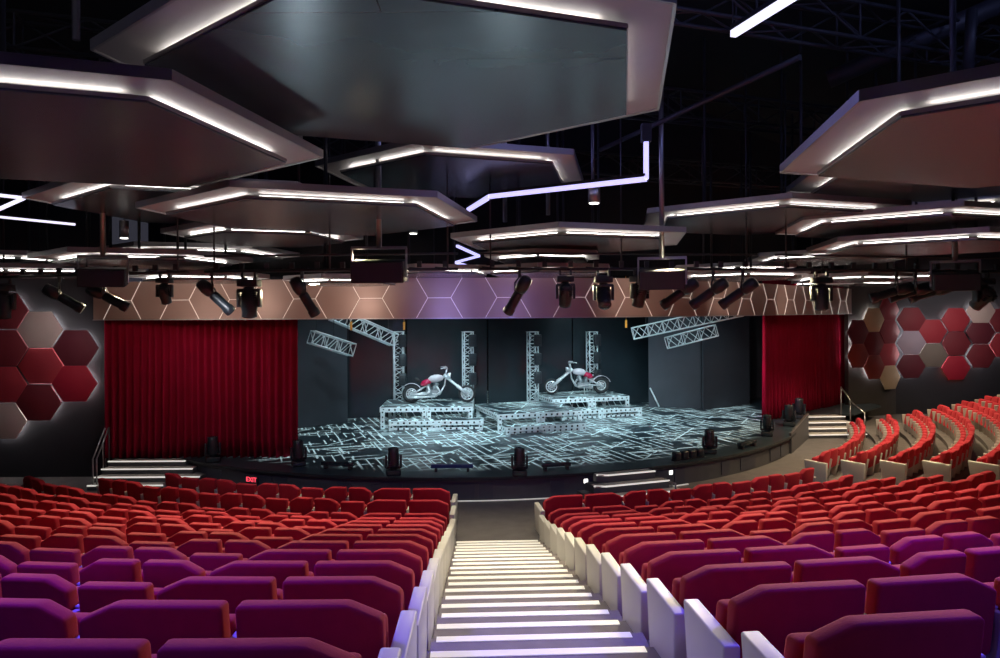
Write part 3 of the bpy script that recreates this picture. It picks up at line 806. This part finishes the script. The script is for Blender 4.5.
for i, (dist, p, rz, w, kd, arms, lab) in enumerate(seats):
    back, cush = SEATDATA[(w, kd)]
    if i < NIND:
        t = thing('theatre_seat', lab, 'seat', p, rz, GS)
        link('backrest', back, t); link('seat_cushion', cush, t)
        for x, kind in arms:
            if kind == 'arm':
                o = link('arm_panel', ARM, t); o.location = (x, 0, 0)
                c = link('arm_cap', CAP, o)
            else:
                o = link('end_panel', ENDP, t); o.location = (x, 0, 0); o['label'] = 'white end panel facing the aisle'
    else:
        reststuff.append((p, rz, back, cush, arms))
if reststuff:
    bm = bmesh.new()
    def addm(me, mtx, mi):
        n0 = len(bm.faces); nv = len(bm.verts); bm.from_mesh(me)
        bm.verts.ensure_lookup_table(); bm.faces.ensure_lookup_table()
        for v in bm.verts[nv:]: v.co = mtx @ v.co
        for f in bm.faces[n0:]: f.material_index = mi
    for p, rz, back, cush, arms in reststuff:
        mt = Matrix.Translation(p) @ Matrix.Rotation(rz, 4, 'Z')
        addm(back, mt, 0); addm(cush, mt, 0)
        for x, kind in arms:
            m2 = mt @ Matrix.Translation((x, 0, 0))
            if kind == 'arm': addm(ARM, m2, 1); addm(CAP, m2, 2)
            else: addm(ENDP, m2, 2)
    me = bpy.data.meshes.new('theatre_seat_rows'); bm.to_mesh(me); bm.free()
    for m in (M['velvet'], M['arm'], M['cream']): me.materials.append(m)
    o = link('theatre_seat_rows', me); tag(o, 'farthest red velvet seats in the rows nearest the stage and side walls', 'seats', GS, 'stuff')

# ------------------------------------------------------------------ ceiling clouds
HA = [R(20+60*k) for k in range(6)]
def cloud(label, cu, cv, s, dz, g=.10, ov=.45, rods=3):
    """hexagonal light cloud: survey units times height above the eye"""
    x, y, s = cu*dz, cv*dz, s*dz; z = CAMZ+dz
    t = thing('ceiling_cloud', label, 'ceiling panel', (x, y, z), 0, 'hexagonal ceiling clouds')
    lo = [(math.cos(a)*s, math.sin(a)*s) for a in HA]
    q = MB().prism(lo, 0, .05)
    # thin dark lip round the lower panel
    lp = q.build('lower_panel', M['cloud'], t)
    q = MB()
    for i in range(6):
        a, b = Vector((*lo[i], .045)), Vector((*lo[(i+1) % 6], .045)); q.bar(a+Vector((0,0,-.005)), b+Vector((0,0,-.005)), .03, .036)
    q.build('lower_edge', M['rim'], t)
    S2 = s+ov
    up = [(math.cos(a)*S2, math.sin(a)*S2) for a in HA]; inn = [(math.cos(a)*(s*.72), math.sin(a)*(s*.72)) for a in HA]
    q = MB(); q.prism(up, g+.02, g+.05); q.build('upper_panel', M['cove'], t)
    q = MB()
    for i in range(6):
        a, b = Vector((*up[i], g+.05)), Vector((*up[(i+1) % 6], g+.05)); q.bar(a, b, .03, .10)
    q.build('upper_edge', M['rim'], t)
    q = MB().prism(inn, .05, g+.02); q.build('core', M['dsteel'], t)
    for i in range(6):
        a, b = Vector((*lo[i], .07)), Vector((*lo[(i+1) % 6], .07)); c = (a+b)/2; a2, b2 = a.lerp(c, .10)*.95, b.lerp(c, .10)*.95
        a2.z = b2.z = .072
        q = MB().bar(a2, b2, .03, .012); q.build('led_strip', M['led'], t)
    for k in range(rods):
        a = HA[k*2]+.5; px_, py_ = math.cos(a)*s*.5, math.sin(a)*s*.5
        q = MB().tube((px_, py_, g+.07), (px_, py_, min(11.3-z, 4.0)), .03, n=6); q.build('suspension_rod', M['dsteel'], t)
cl = [
 ('largest dark hexagonal ceiling panel, overhead at top centre', -.387, 3.24, 1.10, 2.4),
 ('large hexagonal ceiling panel with lit cove at upper left', -2.72, 4.25, 1.39, 1.9),
 ('large maroon-bottomed hexagonal ceiling panel at upper right with bluish edge', 3.61, 4.26, 1.616, 1.65),
 ('hexagonal ceiling panel with lit cove just below the largest overhead one', -.31, 5.37, .87, 2.6),
 ('wide hexagonal ceiling panel left of centre, above the black hanging loudspeaker', -1.93, 7.66, 1.50, 1.67),
 ('hexagonal ceiling panel half hidden under the large upper left one', -2.84, 6.89, 1.28, 1.95),
 ('small hexagonal ceiling panel below and behind the wide left-of-centre one', -3.17, 9.7, 1.02, 1.6),
 ('hexagonal ceiling panel over the stage centre, right of the lavender zigzag', 1.07, 10.8, 1.55, 1.4),
 ('wide hexagonal ceiling panel right of centre under the large upper right one', 2.99, 8.12, 1.25, 1.85),
 ('hexagonal ceiling panel peeking out below the large upper right one', 3.69, 5.31, 1.30, 2.15),
 ('thin lit hexagonal ceiling panel at the right edge, highest of three', 4.96, 7.85, 1.15, 2.3),
 ('lit hexagonal ceiling panel at the right edge, middle of three', 5.0, 8.8, 1.30, 1.7),
 ('lit hexagonal ceiling panel at the right edge, lowest of three', 7.06, 11.7, 1.60, 1.35),
 ('long low hexagonal ceiling panel right of centre above the right curtain', 6.75, 14.6, 1.40, 1.30),
 ('low hexagonal ceiling panel at left in front of the left curtain', -7.05, 14.2, 1.60, 1.10),
 ('low hexagonal ceiling panel behind the low left one', -5.3, 12.6, 1.40, 1.50),
 ('low hexagonal ceiling panel at the far left by the wall hexagons', -11.4, 18.3, 1.60, .92),
 ('higher hexagonal ceiling panel at the far left wall', -9.85, 13.9, 1.50, 1.22),
]
for c in cl: cloud(*c)
lowc = [(172, 278, 15.4, .76, 1.2, 'low over the left curtain'), (330, 281.5, 15.3, .66, 1.1, 'low left of the black hanging loudspeaker'),
        (421, 272.5, 16.0, .90, 1.3, 'low right of the black hanging loudspeaker'), (540, 273, 15.3, .86, 1.35, 'low over stage centre behind the hanging lights'),
        (538, 258, 15.2, 1.15, 1.1, 'directly under the stage centre panel'), (748, 278, 16.4, .79, 1.35, 'low right of centre above three profile spotlights'),
        (738, 271.5, 19.0, 1.1, 1.5, 'far right of centre behind the low one'), (862, 281.5, 19.5, .85, 1.4, 'low in front of the right curtain'),
        (852, 286, 26.0, .96, 1.9, 'farthest, beside the right end of the fascia'), (930, 279, 21.6, .98, 1.5, 'low in front of the right wall hexagons')]
for px, py, D, dz, s, lab in lowc:
    p = at(px, py, D)
    cloud('small hexagonal ceiling panel '+lab, p.x/dz+.174*s*.9/dz, (D+s*.87)/dz, s/dz, dz, g=.09, ov=.3, rods=2)

# ------------------------------------------------------------------ lighting bars and hung lights
def lbar(label, a, b):
    a, b = Vector(a), Vector(b); c = (a+b)/2
    t = thing('lighting_bar', label, 'lighting bar', c, 0, 'lighting bars')
    MB().tube(a-c, b-c, .028, n=8).build('pipe', M['dsteel'], t)
    MB().tube(a-c+Vector((0,0,.3)), b-c+Vector((0,0,.3)), .02, n=8).build('cable_pipe', M['dsteel'], t)
    n = max(2, int((b-a).length/2.2))
    for i in range(n+1):
        p = (a-c).lerp(b-c, .04+.92*i/n); MB().tube(p, p+Vector((0,0,4.0)), .018, n=6).build('drop_rod', M['dsteel'], t)
    q = MB()
    for i in range(int((b-a).length/.5)):
        p = (a-c).lerp(b-c, (i+.5)/int((b-a).length/.5)); q.box(p+Vector((0, 0, .10)), (.09, .06, .12)); q.tube(p+Vector((-.2, .03, .04)), p+Vector((.25, .03, .0)), .012, n=5)
    q.build('socket_box', M['black'], t)
BZ = 5.36
BARS = [((-11.0, 15.6, BZ), (-6.2, 14.1, BZ)), ((-5.8, 14.0, BZ), (-.8, 13.7, BZ)), ((-.4, 13.7, BZ), (5.2, 14.4, BZ)), ((5.6, 14.5, BZ), (11.8, 16.0, BZ))]
for (a, b), nm in zip(BARS, ('at far left', 'left of centre', 'over the centre', 'at the right')): lbar('thin black lighting bar with cables '+nm, a, b)
def barpt(px):
    u = (px-500)/F
    for a, b in BARS:
        a, b = Vector(a), Vector(b)
        for i in range(201):
            p = a.lerp(b, i/200)
            if abs(p.x/p.y-u) < .002: return p
    k = 14.6; return Vector((u*k, k, BZ))
for px, rz, pt, s, nm in ((4, .3, 0, 1.15, 'at the far left edge of the view'), (166, 0, .5, .80, 'over the left curtain'), (250, 0, 0, 1.15, 'large one left of the black loudspeaker'), (566, 0, .6, .95, 'over stage centre, first right of the profile spot'),
                      (605, 0, -.7, 1.0, 'over stage centre, second right of the profile spot'), (641, .5, .3, .95, 'beside the right hanging loudspeaker'), (822, 0, 0, 1.05, 'in front of the right curtain'), (984, .2, .9, 1.1, 'at the far right edge of the view')):
    p = barpt(px); moving_head('hung_moving_light', 'black hanging moving head light '+nm, p-Vector((0,0,.135*s)), rz, PI+pt, s, True, 'moving heads hung from the bars')
def profile(label, p, d, s=1.0):
    t = thing('profile_spotlight', label, 'spotlight', p, 0, 'profile spotlights on the bars')
    d = Vector(d).normalized(); c = Vector((0, 0, -.34*s)); r0 = .085*s
    MB().lathe([(.05*s, -.30*s), (.10*s, -.27*s), (.115*s, -.12*s), (.10*s, -.02*s), (.07*s, .02*s)], c, d, 14).build('lamp_housing', M['gloss'], t)
    MB().lathe([(.075*s, .0), (.085*s, .05*s), (.085*s, .34*s), (.10*s, .36*s), (.10*s, .46*s), (.09*s, .47*s)], c, d, 14).build('lens_tube', M['gloss'], t)
    x = d.cross(Vector((0,0,1))).normalized()*.13*s
    q = MB(); q.path([c+x, c+x+Vector((0,0,.14*s)), Vector((0,0,-.08*s)), c-x+Vector((0,0,.14*s)), c-x], .014*s, 6); q.build('yoke', M['dsteel'], t)
    q = MB(); q.box((0,0,-.02*s), (.05*s, .05*s, .14*s)); q.torus((0,0,.02*s), (1,0,0), .04*s, .012*s, 10, 6); q.build('clamp', M['dsteel'], t)
for px, d, nm in ((60, (.75, .35, -.55), 'far left, above the beige wall hexagon'), (104, (.8, .3, -.5), 'left, under the left loudspeaker'), (213, (.62, .35, -.72), 'left, in front of the left curtain'), (303, (.42, .35, -.85), 'left of centre, between moving head and loudspeaker'),
                  (521, (-.45, .4, -.80), 'over the stage centre'), (684, (-.72, .4, -.58), 'first of three right of the right loudspeaker'), (714, (-.72, .4, -.58), 'second of three right of the right loudspeaker'),
                  (744, (-.72, .4, -.58), 'third of three right of the right loudspeaker'), (898, (-.93, .3, -.30), 'far right, first left of the right loudspeaker'), (916, (-.93, .3, -.30), 'far right, second left of the right loudspeaker'), (936, (-.93, .3, -.30), 'far right, partly under the right loudspeaker')):
    profile('black profile spotlight '+nm, barpt(px)-Vector((0,0,.05)), d, 1.12)
def speaker(label, px, py, D, rz, w=.92, h=.38, tilt=.15):
    p = at(px, py, D); t = thing('loudspeaker', label, 'loudspeaker', p, rz, 'hung loudspeakers')
    rot = Matrix.Rotation(tilt, 3, 'X')
    q = MB(); q.box((0, 0, 0), (w, .5, h), 0, rot); q.build('cabinet', M['black'], t, .02)
    q = MB(); q.box(rot @ Vector((0, -.255, 0)), (w*.94, .012, h*.88), 0, rot); q.build('grille', M['gloss'], t)
    q = MB()
    for x in (-w/2-.02, w/2+.02): q.bar((x, 0, -h*.3), (x, 0, h*.5+.22), .06, .03)
    q.bar((-w/2-.03, 0, h*.5+.22), (w/2+.03, 0, h*.5+.22), .05, .05); q.build('mounting_bracket', M['steel'], t)
    MB().tube((0, 0, h*.5+.22), (0, 0, 4.5), .05, n=10).build('drop_pole', M['steel'], t)
speaker('black loudspeaker hanging left of centre on a steel pole', 379, 271, 12.6, 0)
speaker('black loudspeaker hanging right of centre', 662, 279, 13.6, -.25, .85, .36)
speaker('black loudspeaker hanging at left before the curtain end', 103, 277, 13.6, .35, .80, .34)
speaker('black loudspeaker hanging at far right', 955, 281, 14.2, -.4, .80, .34)

# ------------------------------------------------------------------ hex wall panels
def hexpanel(label, c, nrm_ang, R_, H_, m, stand, halo=None):
    t = thing('hexagon_wall_panel', label, 'wall panel', c, nrm_ang, 'hexagonal wall panels')
    k = .985
    pl = [(-R_*k, 0), (-R_/2*k, -H_/2*k), (R_/2*k, -H_/2*k), (R_*k, 0), (R_/2*k, H_/2*k), (-R_/2*k, H_/2*k)]
    MB().prism_xz(pl, -stand-.05, -stand).build('padded_face', HX[m], t, .012, 2)
    if halo:
        f = .74; q = MB(); pts = [Vector((x*f/k, -.03, z*f/k)) for x, z in pl]
        for a, b in zip(pts, pts[1:]+pts[:1]): q.bar(a, b, .03, .03)
        q.build('halo_light', M['halored'] if halo == 'red' else M['halo'], t)
    MB().box((0, -stand/2, 0), (R_*.8, stand, H_*.5)).build('standoff', M['black'], t)
DW = 19.8
for px, py, m, sd_, hl, lab in ((5.5, 311, 'dark', .10, 'w', 'dark red hexagonal panel, uppermost on the left wall'), (41, 329.5, 'beige', .16, 'w', 'beige hexagonal panel near the top of the left wall cluster'),
        (76, 348, 'maroon', .12, 'w', 'maroon hexagonal panel on the left wall, upper one nearest the curtain'), (39.8, 366, 'red', .06, 'red', 'glowing red hexagonal panel in the middle of the left wall cluster'),
        (75, 383.5, 'bright', .14, 'w', 'crimson hexagonal panel on the left wall, lower one nearest the curtain'), (39, 402.5, 'dark', .12, 'w', 'dark red hexagonal panel at the bottom of the left wall cluster'),
        (5.5, 348, 'dark', .12, None, 'dark red hexagonal panel at the left frame edge, second from top'), (4.5, 384.5, 'red', .13, None, 'plain red hexagonal panel at the left frame edge, third from top'),
        (4, 421, 'beige', .10, 'w', 'beige hexagonal panel at the lowest left corner of the left wall')):
    p = at(px, py, DW); p.y = 19.94
    hexpanel(lab, p, 0, .645, 1.005, m, sd_, hl)
def rz_(py, px, D): return at(px, py, D).z
def zy(v): return 270+v/5.06
def zx(v): return 830+v/5.06
for vx, vy, m, sd_, hl, lab in ((405, 250, 'dark', .14, 'w', 'dark red hexagonal panel, top left on the right front wall'), (405, 367, 'lilac', .16, 'w', 'pale lilac hexagonal panel on the right wall'), (405, 487, 'maroon', .12, 'w', 'maroon hexagonal panel under the lilac one'),
        (515, 310, 'red', .10, 'w', 'red hexagonal panel between the lilac and beige ones on the right wall'), (517, 430, 'olive', .13, 'w', 'olive grey hexagonal panel right of the lilac one'), (632, 252, 'red', .12, 'w', 'plain red hexagonal panel left of the beige one on the right wall'),
        (634, 372, 'dark', .12, None, 'dark red hexagonal panel above the glowing red one'), (635, 495, 'bright', .08, 'red', 'glowing bright red hexagonal panel at the bottom of the right wall'), (756, 208, 'beige', .14, 'w', 'beige hexagonal panel highest on the right wall'),
        (757, 315, 'maroon', .12, None, 'maroon hexagonal panel directly under the beige one on the right wall'), (757, 435, 'dark', .14, 'w', 'dark red hexagonal panel lowest but one, right of the glowing one'), (872, 255, 'dark', .12, 'w', 'dark red hexagonal panel at the right frame edge, upper'),
        (876, 380, 'red', .10, 'w', 'red hexagonal panel at the right frame edge, lower')):
    p = at(zx(vx), zy(vy), 31.0); p.y = 31.09
    hexpanel(lab, p, 0, .645, 1.03, m, sd_, hl)
ang = math.atan2(d_.y, d_.x)
for tcol, vx, vy, m, sd_, hl, lab in ((.42, 155, 313, 'maroon', .14, 'w', 'maroon hexagonal panel beside the right curtain, upper of two'), (.42, 165, 432, 'rust', .14, 'w', 'rust red hexagonal panel beside the right curtain, lower of two'),
        (1.40, 222, 252, 'tan', .12, 'w', 'beige narrow-looking hexagonal panel upper left on the right return wall'), (1.40, 215, 372, 'dark', .10, None, 'dark red hexagonal panel in the middle of the right return wall'), (1.40, 222, 490, 'rust', .13, 'w', 'rust hexagonal panel lower left on the right return wall'),
        (2.37, 300, 202, 'dark', .08, None, 'dark red hexagonal panel at the top of the wall corner'), (2.37, 303, 312, 'dark', .13, None, 'dark red hexagonal panel second from top at the wall corner'), (2.37, 306, 427, 'red', .10, 'w', 'red hexagonal panel third from top at the wall corner'), (2.37, 298, 542, 'tan', .14, None, 'tan hexagonal panel lowest at the wall corner')):
    p = W1a+d_*tcol; p.z = at(zx(vx), zy(vy), p.y).z; p -= n_*.0
    hexpanel(lab, Vector((p.x, p.y-.012, p.z)), ang, .645, 1.03, m, sd_*.65, hl)

# ------------------------------------------------------------------ ceiling line lights, pipes, downlights
def linelight(label, pts, w, m='ledblue', cap=None, top=11.38):
    c = Vector(pts[0]); t = thing('line_light', label, 'line light', c, 0, 'ceiling line lights')
    q = MB(); h_ = MB()
    for a, b in zip(pts, pts[1:]):
        a, b = Vector(a)-c, Vector(b)-c; q.bar(a, b, w, w)
    q.build('light_tube', M[m], t)
    for a, b in zip(pts, pts[1:]):
        a, b = Vector(a)-c, Vector(b)-c
        if abs((b-a).normalized().z) < .9: h_.bar(a+Vector((0,0,w*.9)), b+Vector((0,0,w*.9)), w*1.1, w*.7)
    if cap: h_.box(Vector(cap)-c, (.16, .16, .3))
    for p in pts[::2]:
        p = Vector(p)-c; h_.tube(p+Vector((0,0,w)), Vector((p.x, p.y, top-c.z)), .010, n=5)
    h_.build('housing', M['black'], t)
linelight('straight white blue line light at upper right of the ceiling', [at(733, 34, 9.0), at(797, -6, 7.8)], .08, 'ledwhite')
v0, v1 = at(646, 142, 12.2), at(646, 179, 12.1)
linelight('bent lavender line light with upright end, in mid ceiling', [v0, v1, at(490, 196.5, 13.7), at(468, 210, 15.4)], .075, 'ledblue', top=7.10, cap=v0+Vector((0,0,.15)))
linelight('lavender zigzag line light above the bronze fascia', [at(457, 246, 16.6), at(479, 256, 18.2), at(455, 262.5, 18.4), at(468, 266, 19.4)], .055)
linelight('short lavender line light at the foot of the zigzag', [at(434, 268.0, 19.3), at(474, 270, 19.5)], .06)
linelight('white arrow shaped line light at upper left edge', [at(-12, 194, 11.8), at(24, 198, 12.6), at(-12, 214, 13.0)], .05, 'ledwhite')
linelight('straight white line light at left edge below the arrow shaped one', [at(-10, 216, 13.5), at(75, 224.5, 13.9)], .04, 'ledwhite')
def downlight(label, p, r=.1):
    t = thing('downlight', label, 'downlight', p, 0, 'cylinder downlights')
    MB().tube((0,0,0), (0,0,.35), r, n=14).build('can', M['steel'], t)
    MB().tube((0,0,-.012), (0,0,0), r*.8, n=14).build('lamp_face', M['ledlow'], t)
    MB().tube((0,0,.35), (0,0,3.0), .012, n=5).build('stem', M['dsteel'], t)
downlight('cylinder downlight in mid ceiling under the bent lavender line', at(594, 203, 13), .11)
downlight('small downlight left of the stage centre ceiling panel', at(413, 233.5, 19.5), .13)
downlight('small downlight at left between the ceiling panels', at(124, 238, 14.5), .09)
def pipe(name, label, cat, pts, r, m='dsteel', n=8):
    c = Vector(pts[0]); q = MB(); q.path([Vector(p)-c for p in pts], r, n); o = q.build(name, M[m]); o.location = c; return tag(o, label, cat)
pipe('ceiling_pipe', 'thin dark ceiling pipe crossing at upper right', 'pipe', [at(600, 150, 15), at(800, 57, 11)], .05)
pipe('ceiling_duct', 'dark round duct running to the upper right corner', 'duct', [at(828, 80, 14), at(1010, 0, 12.5)], .17, n=14)
pipe('ceiling_pipe', 'dark upright hanger pipe at the upper right corner', 'pipe', [at(968, 70, 12), at(972, 10, 12)], .09)
for i, (x0, y0, x1, y1, z) in enumerate(((-16, 9, 20, 22, 9.2), (-16, 14, 20, 27, 8.8), (-14, 5, 22, 18, 9.4), (-16, 19.0, 3, 25, 8.2))):
    q = MB(); truss(q, (0,0,0), (x1-x0, y1-y0, 0), .5, 36, .035, .02, .6); o = q.build('roof_truss', M['dsteel']); o.location = (x0, y0, z)
    tag(o, 'dark steel roof truss in the black ceiling void, '+['second', 'third', 'nearest', 'farthest'][i]+' from the camera'.replace('nearest from', 'nearest'), 'roof truss', 'roof trusses')
for i, (px, py, D) in enumerate(((76, 40, 9), (505, 222, 16), (548, 215, 17), (300, 160, 13))):
    p = at(px, py, D); q = MB().tube((0,0,0), (0,0,min(11.3-p.z, 5)), .05, n=8); o = q.build('hanger_rod', M['steel']); o.location = p
    tag(o, 'steel hanger rod '+['above the large upper left ceiling panel', 'above the stage centre ceiling panel, left', 'above the stage centre ceiling panel, right', 'behind the large upper left ceiling panel'][i], 'rod')
pipe('rigging_hook', 'small hanging cable with hook in the dark gap at right of centre', 'cable', [at(702, 140, 14), at(702, 181, 14)], .012)

# ------------------------------------------------------------------ lights
def spot(loc, target, e, col, ang=100, blend=.8, rad=.15):
    l = bpy.data.lights.new('spot', 'SPOT'); l.energy = e; l.color = col; l.spot_size = R(ang); l.spot_blend = blend; l.shadow_soft_size = rad
    o = bpy.data.objects.new('spot_lamp', l); COL.objects.link(o); o.location = loc
    o.rotation_euler = (Vector(target)-Vector(loc)).to_track_quat('-Z', 'Y').to_euler(); return o
WARM = (1, .84, .50); VIO = (.085, .035, 1.0); CY_ = (.62, .90, 1.0)
# house lights over the seats
for x, y, e in ((-8.6, 16.3, 380), (-4.2, 16.1, 420), (-6.4, 13.4, 420), (-2.6, 13.2, 450), (3.2, 13.6, 560), (6.4, 16.4, 640), (2.6, 11.6, 380), (6.4, 13.0, 560), (1.6, 16.0, 240), (-1.4, 16.0, 240)):
    spot((x, y, 5.15 if y > 15 else 5.5), (x*.95, y-4.6, .6), e*1.85, WARM, 112, .9, .12)
for x, y, e in ((10.5, 21.0, 800), (13.8, 24.0, 800), (9.6, 17.5, 800), (17.0, 26.5, 700)):
    spot((x, y, 5.2), (x, y-.8, 0), e*1.2, (1, .74, .42), 125, .9, .12)
# violet wash near the camera
spot((-3.5, 5.4, 6.1), (-3.1, 4.4, 2.4), 1400, VIO, 104, .9, .3)
spot((4.2, 5.8, 6.1), (3.6, 4.6, 2.6), 1700, VIO, 108, .9, .3)
spot((-2.6, .2, 6.3), (-2.4, 4.5, 2.6), 270, VIO, 72, .9, .3)
spot((4.0, .6, 6.3), (3.4, 5.0, 2.6), 330, VIO, 72, .9, .3)
# aisle
spot((.3, 6.5, 6.2), (.3, 7.0, 1.5), 190, (1, .95, .90), 55, .9, .1)
spot((.3, 3.0, 6.3), (.3, 4.4, 2.0), 60, (.85, .85, 1), 34, .9, .1)
spot((.1, 11.0, 5.9), (.1, 11.0, .5), 260, (1, .93, .88), 55, .9, .1)
spot((.1, 14.6, 5.3), (-.1, 16.0, 0), 190, (1, .93, .90), 80, .9, .1)
spot((10.6, 22.4, 4.6), (11.0, 24.2, 0), 260, (1, .85, .66), 90, .9, .1)
spot((-10.6, 17.2, 4.9), (-13.0, 19.9, 3.2), 110, (1, .88, .86), 80, 1, .1)
spot((18.5, 26.5, 5.3), (19.4, 31.0, 3.4), 420, (1, .85, .80), 85, 1, .1)
for x in (-5.5, 6.0): spot((x, 13.0, 5.0), (x*.95, 19.0, .3), 140, (.9, .92, 1), 70, .9, .1)
spot((-1.2, 18.6, 4.25), (-1.6, 24.6, .9), 800, CY_, 60, .8, .1); spot((4.4, 20.6, 4.25), (4.0, 26.5, .9), 800, CY_, 60, .8, .1)
# stage
for x, y, tx, ty, e in ((-4, 21.5, -3.5, 24, 520), (0, 21.6, .5, 23.5, 620), (4, 23, 4.2, 25, 620), (-1.5, 25, -2, 26, 360), (4.5, 26.5, 4.2, 28, 360), (7.5, 25.5, 7.5, 27, 420)):
    spot((x, y, 7.6), (tx, ty, .6), e*1.1, CY_, 90, .7, .2)
spot((-2, 21.6, 6.2), (-2.4, 25.6, 1.6), 420, CY_, 50, .6, .1)
spot((3.2, 23.2, 6.4), (3.6, 28, 1.6), 420, CY_, 50, .6, .1)
for x, y, tx in ((-5.0, 18.1, -5.5), (.3, 17.2, .3), (5.2, 19.2, 6.5)):
    spot((x, y, .9), (tx, 9.0, 6.4), 95, (.70, .92, 1.0), 95, .9, .1)
# curtains
spot((-7.0, 16.6, 5.1), (-8.2, 19.7, .7), 120, (1, .80, .78), 95, .9, .1)
spot((7.6, 24.4, 4.0), (12, 28.6, .9), 190, (1, .80, .74), 85, .9, .1)
spot((8.5, 25.0, 3.4), (9.55, 25.85, 1.9), 70, (1, .12, .75), 50, .9, .1)
# fascia wash: warm sides, lavender centre
spot((-1.6, 15.0, 4.6), (-.9, 17.9, 4.9), 150, (.36, .33, 1.0), 80, 1, .2); spot((.9, 15.0, 4.6), (.9, 17.9, 4.9), 90, (.36, .33, 1.0), 80, 1, .2)
for x, y, tx, ty, e in ((-8.8, 16.6, -9, 18.8, 36), (-7, 16.4, -7, 18.4, 40), (-4.0, 16.0, -3.9, 18.0, 44), (3.4, 17, 4.2, 19, 42), (6.6, 19.2, 7.8, 22, 42), (9.6, 22.6, 11, 25.6, 42)):
    spot((x, y, 4.75), (tx, ty, 4.9), e*1.9, (1, .74, .62), 120, 1, .2)
# bluish light in the void at right
l = bpy.data.lights.new('void_glow', 'POINT'); l.energy = 30; l.color = (.28, .28, 1.0); l.shadow_soft_size = .3
o = bpy.data.objects.new('point_lamp', l); COL.objects.link(o); o.location = (2.3, 7.0, 7.0)
l = bpy.data.lights.new('void_glow', 'POINT'); l.energy = 40; l.color = (.35, .35, 1.0); l.shadow_soft_size = .3
o = bpy.data.objects.new('point_lamp', l); COL.objects.link(o); o.location = (1.0, 13.6, 7.4)
for loc_, e_, c_ in (((4.5, 6.0, 10.2), 170, (.30, .36, 1.0)), ((-6.0, 5.5, 10.4), 60, (.7, .7, 1.0)), ((10, 8, 10.6), 140, (.35, .42, 1.0))):  # unseen fill points added to lift the dark ceiling void
    l = bpy.data.lights.new('void_glow', 'POINT'); l.energy = e_; l.color = c_; l.shadow_soft_size = .25
    o = bpy.data.objects.new('point_lamp', l); COL.objects.link(o); o.location = loc_
# world: nearly black interior
w = bpy.data.worlds.new('world'); S.world = w; w.use_nodes = True
bg = w.node_tree.nodes['Background']; bg.inputs['Color'].default_value = (.5, .5, .7, 1); bg.inputs['Strength'].default_value = .04
